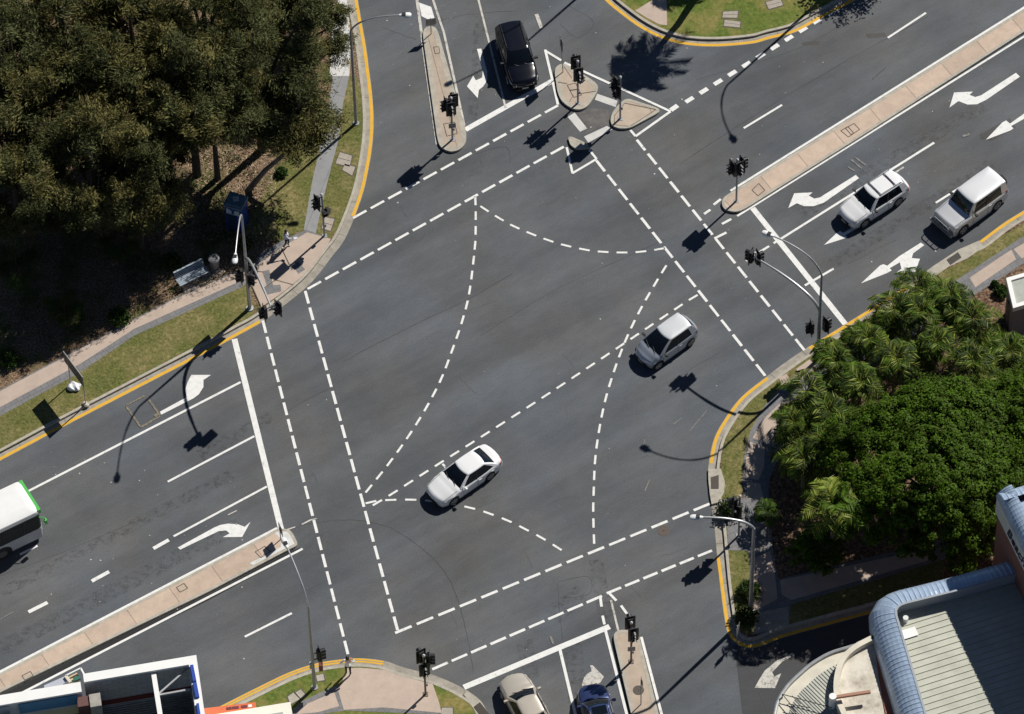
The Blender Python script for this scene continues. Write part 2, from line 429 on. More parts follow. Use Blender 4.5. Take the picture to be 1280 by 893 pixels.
def edge_line(px, name='yellow_edge_line', d0=0.03, d1=0.21, m_=None, label=None):
    l = W(smooth_px(px, 6)); mb = MB(); mb.band(offset(l, d0), offset(l, d1), None, 0.009)
    return tag(mb.build(name, m_ or M['yellow']), kind='structure')
def sub(pts, i, j): return pts[i:j]
edge_line(sub(NW, 0, 8)); edge_line(sub(NW, 13, 25)); edge_line(sub(NE, 0, 16))
edge_line(sub(SE, 0, 4) + [(1224, 301.2)]); edge_line([(1135.5, 355.8), (1058, 404.5), (1009.6, 434.5)])
edge_line([(957.5, 471.5), (927, 496), (907, 522), (892.5, 548.6), (886.3, 579)])
edge_line([(895, 697), (900.5, 737), (905, 770), (909, 790), (917, 802), (931, 809.8), (948, 809), (979, 797.5), (1033, 782.5), (1094, 766), (1180, 741)])
edge_line(sub(SW, 10, 18), d0=0.02, d1=0.12); edge_line(sub(SW, 10, 18), d0=0.17, d1=0.27)

# ------------------------------------------------------------------ medians and islands
def median(px, surf, nm='traffic_island', kz=0.15, r=0.5, ring=0.17, kerbm=None):
    p = ccw(W(px)); p = fillet(p, r)
    q = offset(p, ring, closed=True)
    mb = MB(); mb.band(p, q, -0.02, kz, closed=True); tag(mb.build(nm + '_kerb', kerbm or M['kerb']), kind='structure')
    mb = MB(); mb.prism(q, -0.02, kz - 0.006); return tag(mb.build(nm, surf), kind='structure')
M1 = [(-220, 963), (0, 843.5), (335, 669.5), (347, 662.2), (361.4, 663.5), (365.8, 668.2), (369.5, 675), (373, 683.5), (361.4, 688.6), (260, 742), (129.7, 804.8), (0, 867.5), (-220, 980)]
median(M1, M['pink_median'], 'median')
M2 = [(1500, -128), (1280, 13), (1020, 176), (912, 243.5), (904, 249), (901.6, 257), (906, 264.4), (919, 267.3), (929, 264.4), (1080, 170), (1280, 41.5), (1500, -98)]
median(M2, M['pink_median'], 'median')
M3 = [(528.3, 44), (531, 37), (538, 34.3), (545, 36.5), (548.5, 44), (582.8, 165.7), (583, 179), (576, 189), (562.7, 192.3), (550, 185.8), (546.6, 174.6)]
median(M3, M['pink_island'], 'median', ring=0.3)
IA = [(692.6, 88), (700.5, 81.4), (709.4, 82.6), (745, 105), (748.6, 112.8), (736, 134), (727, 139), (716, 138.5), (702.7, 129.6), (697, 118.4)]
median(IA, M['pink_island'], ring=0.28)
IB = [(778.9, 127.3), (785.6, 125), (823.6, 137.4), (824.8, 142), (787.8, 162), (774.4, 163), (764.3, 158.7), (762.7, 149.7), (767.7, 138.5)]
median(IB, M['pink_island'], ring=0.18, r=0.35)
IC = [(709.9, 173.3), (714, 172.6), (733, 181), (738.5, 186.7), (720.6, 188.3), (712.8, 183.3)]
median(IC, M['kerb'], r=0.2, ring=0.12)
M5 = [(766.3, 798.3), (769.7, 791.4), (778, 789), (793.7, 791.4), (798.9, 797), (822.9, 893), (880, 1120), (846, 1120), (788.6, 893)]
median(M5, M['pink_island'], 'median', kz=0.18, ring=0.2)
# white painted nose of the west median
mb = MB(); mb.prism(ccw(W([(343, 668), (350, 664.8), (361.4, 666), (367.2, 675.5), (370, 682.5), (360, 686.8), (318, 709), (312, 706), (351, 686), (352, 676)])), 0.143, 0.149)
tag(mb.build('median_nose', M['kerb_white']), kind='structure')
# dark asphalt strip along the west median
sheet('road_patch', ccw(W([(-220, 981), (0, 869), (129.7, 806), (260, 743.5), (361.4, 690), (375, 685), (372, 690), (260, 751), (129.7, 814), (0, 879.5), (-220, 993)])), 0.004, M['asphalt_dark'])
# side street, darker asphalt
sheet('side_street', ccw(W([(918, 806), (931, 809.9), (948, 809), (979, 797.5), (1033, 782.5), (1094, 766), (1400, 676), (1500, 900), (1300, 1150), (960, 1150), (938, 960), (928, 893)])), 0.003, M['asphalt_side'])
# ------------------------------------------------------------------ road markings
ZM = 0.008
def quadline(mb, a, b, wd, z=ZM):
    a, b = a.to_2d(), b.to_2d(); d = (b - a).normalized(); n = Vector((-d.y, d.x)) * wd / 2
    mb.add([(*(a - n), z), (*(b - n), z), (*(b + n), z), (*(a + n), z)], [(0, 1, 2, 3)])
_zc = [0]
def lines(name, segs, wd, m_=None, z=ZM, raw=False):
    mb = MB(); _zc[0] += 1
    for k, s in enumerate(segs):
        if len(s) > 4 and s[4] == 0: continue
        quadline(mb, G(s[0], s[1]), G(s[2], s[3]), s[4] if len(s) > 4 else wd, (z + .0003 * k) if raw else (z + .0015 + .0004 * _zc[0] + .00013 * (k % 3)))
    return tag(mb.build(name, m_ or M['paint']), kind='structure')
def dashes(name, a, b, n, frac=0.76, wd=0.16, m_=None, z=ZM):
    """n dashes between pixel points a (start of first) and b (end of last)"""
    A, B = G(*a), G(*b); L = (B - A).length; d = (B - A) / L
    per = L / (n - 1 + frac); mb = MB()
    for k in range(n):
        j = random.uniform(-0.012, 0.012)
        s = A + d * (k * per); quadline(mb, s, s + d * per * frac, wd * random.uniform(.94, 1.04), z)
    return tag(mb.build(name, m_ or M['paint']), kind='structure')
def dash_curve(name, px, per=1.07, ln=0.62, wd=0.125, phase=0.0):
    pl = W(smooth_px(px, 10)); mb = MB(); acc = [0.0]
    for i in range(1, len(pl)): acc.append(acc[-1] + (pl[i] - pl[i - 1]).length)
    n = max(1, round((acc[-1] - ln) / per)); per = (acc[-1] - ln) / n
    def at(s):
        for i in range(1, len(pl)):
            if acc[i] >= s - 1e-9:
                t = (s - acc[i - 1]) / max(1e-9, acc[i] - acc[i - 1]); return pl[i - 1].lerp(pl[i], min(1, max(0, t)))
        return pl[-1]
    for k in range(n + 1):
        s = k * per; quadline(mb, at(s), at(s + ln), wd)
    return tag(mb.build(name, M['paint']), kind='structure')

dashes('crossing_line', (441.3, 272.8), (697.6, 132), 12)
dashes('crossing_line', (384.5, 361.5), (704.7, 183.7), 15)
dashes('crossing_line', (381.5, 364), (497, 788), 20)
dashes('crossing_line', (328.5, 401), (435, 818), 20)
dashes('crossing_line', (745.5, 201), (956.5, 470), 15)
dashes('crossing_line', (796, 175), (1005.5, 438), 15)
dashes('crossing_line', (494, 791.5), (887, 630), 15)
dashes('crossing_line', (540.3, 837), (752.4, 745.2), 9, 0.8)
dashes('crossing_line', (758.5, 742), (890, 688.4), 5.3 and 6, 0.78)
dash_curve('turn_guide_line', [(594, 246), (594.6, 262), (594.5, 290.6), (593.6, 309), (586.9, 364.8), (578, 400.8), (565, 438.7), (551, 475), (532.4, 510.6), (511.6, 544), (486, 579.8), (457, 616)])
dash_curve('turn_guide_line', [(600.5, 258), (619, 270), (638.8, 281.5), (658, 290), (677, 297.6), (698, 304.7), (717.9, 309.7), (739.7, 313.8), (760.5, 315.5), (782, 316), (803.5, 314.8), (831, 310.5)])
dash_curve('turn_guide_line', [(833, 332), (819.7, 353.7), (800, 388), (783, 423.3), (769, 460), (757.5, 497), (749.5, 534.5), (744, 574), (742.2, 612.7), (741.5, 640), (742.7, 680)])
dash_curve('turn_guide_line', [(872, 369), (851.6, 381.6), (773.6, 434), (682, 494.8), (606, 543.5), (529.8, 592), (491, 617), (466, 632)])
dash_curve('turn_guide_line', [(457, 629.5), (474, 626), (508.4, 624.8), (531.8, 625.8), (553, 628.5), (576, 632.4), (598.6, 637.8), (618.3, 644.6), (638, 652.4), (659, 663), (678, 673), (702, 688)])
lines('stop_line', [(293, 424, 351.5, 662.5)], 0.33)
lines('stop_line', [(940.7, 260.3, 1056.6, 405.4)], 0.33)
lines('stop_line', [(579.8, 859.5, 762, 783.5)], 0.34)
lines('stop_line', [(581.8, 162.5, 690.4, 101.5)], 0.33)
lines('lane_line', [(300.8, 478, -120, 694)], 0.14)
lines('lane_line', [(318, 545.5, 209.7, 602.5), (333.6, 608.5, 217, 670.8)], 0.13)
lines('lane_dash', [(191.7, 686, 211, 675.2), (114.7, 726.8, 136.4, 714.9), (35.6, 765.4, 59.4, 753.4), (-41, 805, -18, 793), (25, 693.5, 46.8, 682.4, .14)], 0.22)
lines('lane_line', [(306, 796.3, 364.8, 766.8)], 0.13)
lines('median_line', [(-220, 958, 0, 840.2), (0, 840.2, 346.5, 660.5)], 0.16)
lines('median_line', [(-220, 998, 0, 880.5), (0, 880.5, 378.4, 686.3)], 0.14)
lines('worn_line', [(358, 662.7, 369, 659, .07), (377, 656, 389, 650, .09), (389, 650, 396, 648.5, .06), (285, 644, 296, 638.5, .06)], 0.1, M['paint_worn'])
lines('lane_line', [(929.6, 160.6, 977.6, 131.5)], 0.13); lines('lane_line', [(1109.7, 47.7, 1157.4, 16.4)], 0.13)
lines('lane_line', [(976, 299, 1167.8, 178.6), (967, 304.5, 973.5, 300.3)], 0.14)
lines('worn_line', [(1063, 254, 1129.5, 209.2)], 0.11, M['paint_worn'])
lines('lane_line', [(1169.7, 254, 1227, 217.6)], 0.13)
lines('lane_line', [(1006, 357.3, 1042, 336.2), (932.3, 326.5, 961.4, 308)], 0.14)
lines('worn_line', [(892, 256.4, 901, 249.3), (902.4, 280.4, 914, 274.2), (880, 268, 888, 262.5), (893, 298.5, 908, 291)], 0.15, M['paint'])
lines('median_line', [(1500, -133, 1280, 9.8), (1280, 9.8, 913, 239)], 0.14)
lines('median_line', [(1500, -92, 1280, 46), (1280, 46, 921.5, 270.5)], 0.13)
dashes('lane_dash', (857, 128), (1043.5, 12.5), 11, 0.54, 0.28)
lines('lane_dash', [(838.5, 138.2, 847, 132.2)], 0.3)
lines('lane_line', [(597.5, -8, 598, 0, .12), (598, 0, 632, 135, .12)], 0.12, M['paint_worn'])
lines('lane_line', [(633.3, 28, 637, 40, .22), (670.4, 18, 677, 35.8, .22)], 0.16, M['paint_worn'])
lines('lane_line', [(699.8, 812, 741, 985)], 0.17)
lines('worn_line', [(750.3, 746.5, 751.9, 758.8), (753.2, 770, 755.6, 781)], 0.15, M['paint'])
lines('lane_line', [(756.5, 787, 783.4, 893), (783.4, 893, 820, 1040)], 0.16)
lines('worn_line', [(763.6, 750.5, 772.8, 788.5)], 0.12, M['paint_worn'])
lines('median_line', [(801.6, 796.6, 827, 893), (827, 893, 866, 1040)], 0.15)
lines('lane_dash', [(761, 741.5, 770.4, 751.3), (776.2, 757.3, 783.6, 767.6)], 0.15)
# outlines round the top islands
lines('median_line', [(520, -8, 532, 80), (532, 80, 546.5, 181)], 0.17, M['paint_worn'])
lines('median_line', [(538.5, -8, 555, 42), (555, 42, 569, 105), (569, 105, 580.5, 158)], 0.14, M['paint_worn'])
mb = MB(); mb.prism(ccw(W([(523.5, 3.4), (539, 9), (545.5, 31), (541, 27.5), (527, 20.5)])), None, ZM)
tag(mb.build('painted_patch', M['paint']), kind='structure')
lines('island_outline', [(681.4, 62.5, 690.6, 101), (690.6, 101, 697.4, 131.3), (681.4, 63.8, 701.5, 76), (705.5, 78.7, 838.2, 139.7), (838.2, 139.7, 794.5, 170.8), (794.5, 170.8, 788, 163.2)], 0.15)
lines('island_outline', [(708.3, 184.5, 715.7, 217.2), (715.3, 217.2, 745.7, 199.2), (745.7, 199.2, 736.4, 187.6)], 0.14)
mb = MB()
for q in ([(746.5, 117.5), (772, 126.3), (769.5, 134.2), (743.6, 125)], [(709.5, 146.4), (718.4, 141), (734, 161), (725, 165)], [(730, 171), (758.7, 157.6), (765.5, 162), (735.2, 178.8)]):
    mb.prism(ccw(W(q)), None, ZM)
tag(mb.build('painted_patch', worn_mat('paint_block', (0.60, 0.59, 0.57), (0.42, 0.41, 0.4), 0.7, 1.6)), kind='structure')
sheet('road_patch', ccw(W([(737, 136), (760, 137), (762, 148), (765, 160), (758, 156), (731, 168), (736, 160), (722, 142)])), 0.004, mat('pale_patch', (0.12, 0.115, 0.11), .9, var=.3, scale=2))

def arrow(pts, label, m_=None, s=1.0):
    mb = MB(); mb.prism(ccw(W(pts)), None, ZM)
    o = mb.build('turn_arrow', m_ or M['paint'])
    return tag(o, label, None, None, 'structure')
def z1(pts, ox, oy, sc): return [(ox + x / sc, oy + y / sc) for x, y in pts]
arrow(z1([(595, 640), (694, 586), (690, 556), (698, 530), (712, 503), (785, 503), (757, 522), (757, 548), (740, 575), (720, 590), (600, 651)], 0, 300, 2.977), 'left turn arrow near the grass verge')
arrow(z1([(655, 279), (790, 205), (812, 196), (840, 191), (878, 194), (902, 203), (923, 184), (892, 240), (821, 241), (846, 227), (833, 216), (805, 219), (690, 274), (664, 287)], 0, 590, 2.947), 'right turn arrow beside the west median')
arrow(z1([(1250, 272), (1265, 286), (1140, 372), (1105, 389), (1070, 390), (1036, 377), (1003, 401), (1020, 345), (1090, 342), (1077, 354), (1098, 362), (1120, 356)], 850, 0, 2.977), 'right turn arrow')
arrow(z1([(654, 652), (666, 664), (535, 755), (497, 768), (460, 768), (435, 757), (403, 775), (425, 720), (493, 717), (479, 729), (500, 740), (520, 736)], 850, 0, 2.977), 'right turn arrow')
arrow(z1([(1138, 521), (1200, 456), (1214, 449), (1228, 461), (1290, 417), (1300, 432), (1232, 470), (1241, 479), (1228, 487)], 850, 0, 2.977), 'straight arrow')
arrow([(1030, 306.5), (1046, 291.5), (1050, 289), (1054, 291.5), (1092, 269), (1095, 272), (1056.5, 294.5), (1059, 297), (1055, 298.5)], 'straight arrow')
arrow(z1([(674, 162), (744, 96), (757, 91), (771, 97), (815, 62), (896, 11), (909, 20), (868, 50), (862, 68), (893, 71), (875, 119), (804, 124), (824, 108), (818, 84), (780, 106), (788, 114), (770, 124)], 850, 300, 2.977), 'straight and left arrow')
arrow(z1([(584, 183), (600, 182), (622, 268), (622, 300), (608, 322), (591, 336), (587, 366), (547, 322), (570, 283), (580, 300), (603, 290), (606, 262)], 400, 0, 2.977), 'right turn arrow at the top stop line')
arrow(z1([(412, 668), (360, 693), (312, 733), (292, 765), (275, 796), (350, 797), (373, 742), (347, 755), (340, 738), (376, 700), (424, 674)], 850, 590, 2.947), 'left turn arrow in the side street', M['paint_worn'])
arrow(z1([(978, 84), (1002, 85), (1101, 186), (1066, 242), (1050, 246), (1040, 330), (930, 330), (905, 252), (928, 190), (955, 160), (992, 138)], 600, 820, 7.11), 'turn arrow under the blue car', M['paint_worn'])
lines('worn_line', [(157.5, 508, 176, 534.5, .12), (176, 534.5, 200, 520.5, .12), (186, 500, 200, 519.5, .12), (157.5, 507.5, 181, 495, .1), (193.5, 521, 198, 517, .2)], 0.12, M['yellow_faint'])
lines('worn_line', [(1060, 208, 1069, 202, .0), (1064, 200, 1077, 211, .1), (1069, 197, 1082, 207, .1), (1060, 209, 1068, 214, .1)], 0.1, M['paint_faint'])
lines('worn_line', [(688, 796, 692, 806, .12), (806, 614, 812, 600, .05), (842, 531, 852, 523, .05), (803, 560, 806, 550, .05), (862, 539, 884, 513, .04), (1203, 171, 1212, 168, .15), (0, 775, 17, 765, .05)], 0.05, M['paint_faint'])

# cracks, joints and saw cuts in the road
mb = MB()
def crack(px, wd=0.03, jit=0.6):
    pts = smooth_px(px, 6); pl = W([(x + random.uniform(-jit, jit), y + random.uniform(-jit, jit)) for x, y in pts])
    for a, b in zip(pl[:-1], pl[1:]): quadline(mb, a.to_3d(), b.to_3d(), wd * random.uniform(.6, 1.3), 0.0055)
crack([(378, 656), (430, 650), (480, 657), (520, 680), (556, 715), (573, 752), (585, 800), (592, 840)], 0.03)
crack([(430, 452), (500, 415), (590, 372), (640, 342)], 0.03); crack([(360, 513), (410, 486)], 0.025)
crack([(697, 728), (735, 721), (736, 743), (700, 748)], .02, .3); crack([(697, 728), (700, 770), (703, 800)], .02, .3)
crack([(595, 192), (632, 184), (638, 204)], .03, .3); crack([(712, 8), (742, 28), (722, 48), (700, 30)], .02, .3)
crack([(600, 200), (604, 210)], .02, .3); crack([(1090, 100), (1108, 84)], .04, .3); crack([(1082, 130), (1098, 140)], .03, .3)
crack([(480, 35), (520, 50)], .02); crack([(540, 30), (575, 20), (640, 14)], .02); crack([(1060, 330), (1120, 300)], .02)
crack([(850, 470), (900, 440)], .02); crack([(600, 420), (700, 360), (830, 300)], .02); crack([(0, 720), (80, 690), (200, 640)], .02)
crack([(340, 760), (420, 720)], .02); crack([(960, 893), (925, 812)], .03, .3); crack([(870, 100), (1000, 60), (1080, 10)], .02); crack([(850, 205), (1000, 110), (1160, 20)], .03)
for _ in range(26):
    x, y = random.uniform(380, 900), random.uniform(200, 850); a = random.choice([R(-28), R(-28), R(60)]) + random.uniform(-.3, .3); L = random.uniform(10, 40)
    crack([(x, y), (x + L * .5 * math.cos(a), y + L * .5 * math.sin(a) + random.uniform(-2, 2)), (x + L * math.cos(a), y + L * math.sin(a))], 0.012, 0.5)
tag(mb.build('road_crack', mat('crack_fill', (0.05, 0.05, 0.05), .85)), kind='structure')
# litter specks on the road
mb = MB()
for _ in range(170):
    x, y = random.choice([(random.uniform(340, 960), random.uniform(190, 860)), (random.uniform(900, 1270), random.uniform(0, 400)), (random.uniform(0, 340), random.uniform(560, 830)), (random.uniform(470, 860), random.uniform(0, 190))])
    p = G(x, y); r = random.choice([.02, .025, .03, .04, .055]); a0 = random.uniform(0, 6)
    mb.prism([p.to_2d() + Vector((math.cos(a0 + k * 1.26) * r * random.uniform(.6, 1.3), math.sin(a0 + k * 1.26) * r * random.uniform(.6, 1.3))) for k in range(5)], None, 0.012)
tag(mb.build('litter', mat('litter_bits', (0.42, 0.41, 0.38), .8, var=.4, scale=.7)), kind='stuff', label='tiny pale scraps of litter scattered over the asphalt')
# skid smudges
mb = MB()
for q in ([(1082, 43), (1106, 41), (1108, 46), (1085, 48)], [(1002, 53), (1024, 51), (1025, 56), (1004, 57)]): mb.prism(ccw(W(q)), None, 0.005)
mb.prism(ccw(W([(1225, 168), (1262, 148), (1270, 160), (1240, 176), (1226, 174)])), None, 0.005)
tag(mb.build('road_patch', asphalt_mat('asphalt_patch', base=(0.075, 0.073, 0.071), streak=.2)), kind='structure')
# oil drips and tyre grime in the queueing lanes, rubber marks
def stain_mat(name, col, amt):
    m, n, l, b = newmat(name); b.inputs['Base Color'].default_value = (*col, 1); b.inputs['Roughness'].default_value = .7
    tc = n.new('ShaderNodeTexCoord'); t = n.new('ShaderNodeTexNoise'); t.inputs['Scale'].default_value = 2.6; t.inputs['Detail'].default_value = 9; t.inputs['Roughness'].default_value = .8
    l.new(tc.outputs['Object'], t.inputs['Vector']); mr = n.new('ShaderNodeMapRange'); mr.inputs[1].default_value = .48; mr.inputs[2].default_value = .66; mr.inputs[3].default_value = 0; mr.inputs[4].default_value = amt
    l.new(t.outputs['Fac'], mr.inputs[0]); l.new(mr.outputs[0], b.inputs['Alpha']); return m
OIL = stain_mat('oil_stain', (.035, .032, .030), .42); PALE_ST = stain_mat('pale_stain', (.24, .235, .225), .22)
lines('road_stain', [(0, 812, 300, 656, 1.0), (0, 742, 290, 593, .7), (250, 570, 340, 520, .8), (1000, 268, 1230, 132, .9), (1040, 330, 1240, 205, .8), (545, 20, 553, 150, .8), (722, 880, 716, 800, 1.0), (665, 850, 655, 800, .9), (600, 20, 590, 150, .6), (985, 230, 1270, 60, .0), (745, 700, 760, 790, .8), (690, 770, 730, 740, 1.2)], .8, OIL, .0032, True)
lines('road_stain', [(650, 250, 700, 180, 1.2), (380, 640, 400, 690, 1.6), (480, 0, 488, 90, 1.4), (640, 660, 680, 740, 1.3), (430, 130, 470, 240, 1.0)], .8, PALE_ST, .0030, True)
# manholes and grates
def disc_cover(px, py, r, z, label):
    e = MB(); p = G(px, py, z)
    ring = [p.to_2d() + Vector((math.cos(k * math.pi / 12), math.sin(k * math.pi / 12))) * r for k in range(24)]
    e.prism(ring, z - .01, z + .004); o = e.build('manhole_cover', M['iron'])
    q = MB(); i1 = [p.to_2d() + (v - p.to_2d()) * .82 for v in ring]; i2 = [p.to_2d() + (v - p.to_2d()) * .70 for v in ring]; q.band(i1, i2, None, z + .008, closed=True)
    for a in (0, 1, 2): 
        d = Vector((math.cos(a * 1.05), math.sin(a * 1.05), 0)) * r * .65; q.bar(p + Vector((0, 0, .006)) - d, p + Vector((0, 0, .006)) + d, .03, .004)
    q.build('cover_rim', M['joint'], o)
    return tag(o, label, 'manhole')
disc_cover(829.4, 663.6, 0.36, 0.004, 'round grey manhole cover in the asphalt inside the lower crossing')
disc_cover(798, 863, 0.31, 0.176, 'round rusty brown cover set in the bottom median')
def pit(px, label, z=Zg, cat='pit cover', m_=None, split=1):
    poly = ccw(W(px, z)); mb = MB(); mb.prism(offset(poly, -.06, closed=True), z - .05, z + .010); o = mb.build('pit_cover', M['joint'])
    a, b, c, d = poly; mb = MB()
    for k in range(split):
        t0, t1 = k / split + .02, (k + 1) / split - .02
        mb.prism([a.lerp(b, t0), a.lerp(b, t1), d.lerp(c, t1), d.lerp(c, t0)], z + .008, z + .022)
    mb.build('lid', m_ or M['pit'], o)
    return tag(o, label, cat)
pit([(419.5, 205), (425, 190.5), (440, 195), (437, 209)], 'grey two-piece pit cover in the grass left of the top left street lamp shadow', split=2)
pit([(428, 213), (431, 205), (444, 209), (440, 220)], 'smaller grey pit cover just below the two-piece one in the top left grass')
pit([(402, 286), (406.5, 271.5), (418, 274), (413, 289.5)], 'pale pit cover in the grass at the foot of the footpath signal', split=2)
pit([(904, 15), (903, 22.5), (921.5, 23), (922.5, 14)], 'upper pale double pit cover in the top right lawn', split=2)
pit([(906, 25), (904.5, 33), (924.5, 35), (925.5, 27.5)], 'lower pale double pit cover in the top right lawn', split=2)
pit([(957, 3), (961, 12), (979, 7), (975, -1.5)], 'pale pit cover in the top right lawn beside the lamp shadow', split=2)
pit([(1001, -11), (1004, -3.5), (1024, -9), (1020, -17)], 'pale pit cover at the edge of the top right lawn', split=2)
pit([(359.5, 871.5), (367, 866), (375, 874), (363, 881)], 'pale pit cover in the bottom lawn, the left one of a pair', m_=M['kerb'])
pit([(369, 866.5), (376, 862), (382, 869), (376, 874)], 'pale pit cover in the bottom lawn, the right one of a pair', m_=M['kerb'])
pit([(395, 845), (404, 842.5), (406, 850.5), (396.5, 852)], 'small pale pit cover behind the bottom left street lamp', m_=M['kerb'])
pit([(552, 885), (566, 885), (567, 897), (550, 897)], 'grey pit cover at the corner of the bottom lawn')
def grate(px, z, label, apron=None):
    poly = ccw(W(px, z)); mb = MB(); mb.prism(poly, z - .02, z + .006); o = mb.build('drain_grate', M['grate'])
    a, b, c, d = poly; mb = MB()
    for k in range(9):
        t = (k + .5) / 9; mb.bar((*a.lerp(b, t), z + .015), (*d.lerp(c, t), z + .015), .035, .02)
    mb.build('grate_bars', M['iron'], o); return tag(o, label, 'drain')
grate([(1183, 325), (1197.5, 315.5), (1202, 322), (1188, 331.5)], 0.14, 'black drain grate in the kerb above the palms')
grate([(888.5, 597), (898.5, 594), (898.5, 611), (889, 611)], 0.14, 'dark drain grate in the kerb at the tip of the lower right corner')
grate([(592, 884), (600, 878), (612, 893), (604, 900)], 0.14, 'dark drain grate in the kerb beside the beige sedan')
sheet('kerb_apron', ccw(W([(1224, 302.6), (1198, 313.8), (1166, 334.8), (1141, 353.5), (1150, 353), (1175, 340), (1209, 325), (1229, 311)])), 0.135, M['kerb'], 0.14)
sheet('kerb_apron', ccw(W([(885.3, 588), (885.3, 600), (887.3, 620), (889.5, 632), (897, 630), (905, 618), (906, 604), (901, 588)])), 0.139, M['kerb'], 0.14)
sheet('kerb_apron', ccw(W([(583, 864), (600, 877), (613, 897), (622, 918), (612, 922), (598, 897), (580, 870)])), 0.139, M['kerb'], 0.14)

# ------------------------------------------------------------------ paths, paving and lawns
P1, P2_, P3, P4, P5_ = Zg + .004, Zg + .008, Zg + .012, Zg + .016, Zg + .02
# north-west corner
lip = nw_in
i0 = 0
nwk = smooth_px([(-500, 838), (-260, 702), (0, 567), (85, 521), (170, 477), (250, 436), (300, 408), (318, 397)], 4)
sheet('grass_verge', ccw(W([(0 + x, y) for x, y in nwk] + [(314, 362), (304, 358.5), (168, 421), (100, 466.5), (0, 520), (-300, 690), (-500, 800)])), P1, M['grass'])
sheet('footpath', ccw(W([(-400, 742), (0, 522), (100, 467.5), (168, 421.5), (304, 360), (320, 338), (295, 340), (218, 374), (0, 489), (-400, 706)])), P2_, M['greyband'])
sheet('footpath_paving', ccw(W([(-400, 733), (0, 511), (100, 457), (168, 413), (310, 349), (320, 338), (295, 342), (218, 376), (0, 491), (-400, 708)])), P3, M['pink'])
sheet('grass_verge', ccw(W([(326, 250), (350, 215), (398, 146), (411, 134), (424, 100), (436.5, 95), (447, 100), (452.5, 118), (455, 152), (452, 190), (446, 222), (434, 262), (425, 283), (413, 300), (380, 289), (350, 300), (318, 300), (305, 285)])), P1, M['grass'])
sheet('footpath', ccw(W([(437, 95), (428.6, 133), (424.8, 170), (408, 235), (394, 297), (379.8, 289), (391, 225), (405.7, 164), (411, 134), (417, 90), (416, 60), (425, 60), (440, 60)])), P2_, M['path'])
sheet('footpath', ccw(W([(436.8, 97), (438, 60), (437, 30), (434, 0), (429, -60), (412, -60), (417, 0), (416, 30), (412, 97)])), P3, M['path_pale'])
pc = smooth_px([(413.5, 300.5), (404, 317), (391, 333), (380, 345), (370.7, 353.5), (350, 370), (327, 385.5)], 3)
sheet('corner_paving', ccw(W([(383, 289)] + pc + [(313, 358.5), (320, 337), (318, 328), (332, 314), (352, 303)])), P4, M['greyband'])
sheet('corner_paving', ccw(W([(384, 292.5)] + pc + [(314.5, 358.5), (320.5, 341), (323, 332), (352, 311.5)])), P5_, M['pink'])
for q in ([(328, 341.5), (336.5, 339), (341.5, 358.5), (350.5, 358), (352, 366), (334, 370.5), (330, 362), (334, 360)], [(362, 332), (373, 329), (381.5, 339), (373, 344.5), (369, 338), (364, 340)], ):
    sheet('tactile_paving', ccw(W(q)), Zg + .024, M['greyband'])
lines('paving_joint', [(315, 359, 326, 384, .05), (352, 312, 362, 333, .04), (330, 362, 345, 352, .03), (345, 352, 367, 358, .03), (320, 341, 330, 342, .03), (392, 305, 402, 320, .0)], .04, M['joint'], Zg + .028)
sheet('bench_pad', ccw(W([(222, 352), (262, 332), (283, 341), (232, 369)])), Zg + .02, M['pink'])
# garden edging at the far left
# north-east corner
sheet('grass_verge', ccw(W(smooth_px([(640, -180), (705, -108), (735, -42), (771, -4), (794.7, 15.5), (822.8, 32), (849, 41.3), (888, 46), (940, 42), (961, 37), (994, 28), (1030, 6), (1065, -14), (1130, -51), (1280, -138), (1500, -270)], 4) + [(1400, -420), (640, -420)])), P1, M['lawn'])
sheet('footpath', ccw(W([(794, 15.3), (815, 2), (833, -12), (833.8, 33.6), (824, 32.4), (808, 24)])), P3, M['pink'])
# south-east corner
sek = smooth_px([(1560, 112), (1400, 209), (1280, 280.5), (1228.6, 311.5), (1209, 326), (1175, 342), (1150, 360), (1075, 408), (1030, 436), (1000, 455), (975, 470), (945, 495), (924, 520), (908, 548), (902, 577), (900.5, 600), (901, 620), (904, 645), (910, 690), (915, 737), (920, 770), (925, 786), (935, 795), (950, 794)], 3)
sheet('grass_verge', ccw(W(sek + [(986, 784), (1094, 752), (1180, 728), (1180, 700), (1094, 727), (989, 757), (962, 740), (940, 697), (931, 690), (925, 640), (931, 570), (957, 520), (985, 483), (1050, 440), (1130, 395), (1209, 343), (1280, 298), (1560, 128)])), P1, M['grass'])
sheet('footpath', ccw(W([(1560, 128), (1280, 296.5), (1209, 343), (1130, 395), (1050, 441), (1010, 462), (980, 481), (957, 507), (938, 540), (931, 566), (928, 600), (930, 640), (936, 697), (941, 753), (950, 794), (986, 784), (989, 757), (1094, 727), (1300, 665), (1300, 640), (1165, 680), (972, 726), (968, 700), (960, 640), (962, 600), (975, 570), (1000, 530), (1060, 480), (1130, 430), (1209, 376), (1280, 331), (1560, 165)])), P2_, M['greyband'])
sheet('footpath_paving', ccw(W([(1264, 314), (1212, 349), (1219, 361), (1270, 326)])), P3, M['pink'])
sheet('footpath_paving', ccw(W([(1560, 140), (1400, 236), (1284, 303), (1267, 313.5), (1277, 325), (1290, 318), (1400, 254), (1560, 158)])), P3, M['pink'])
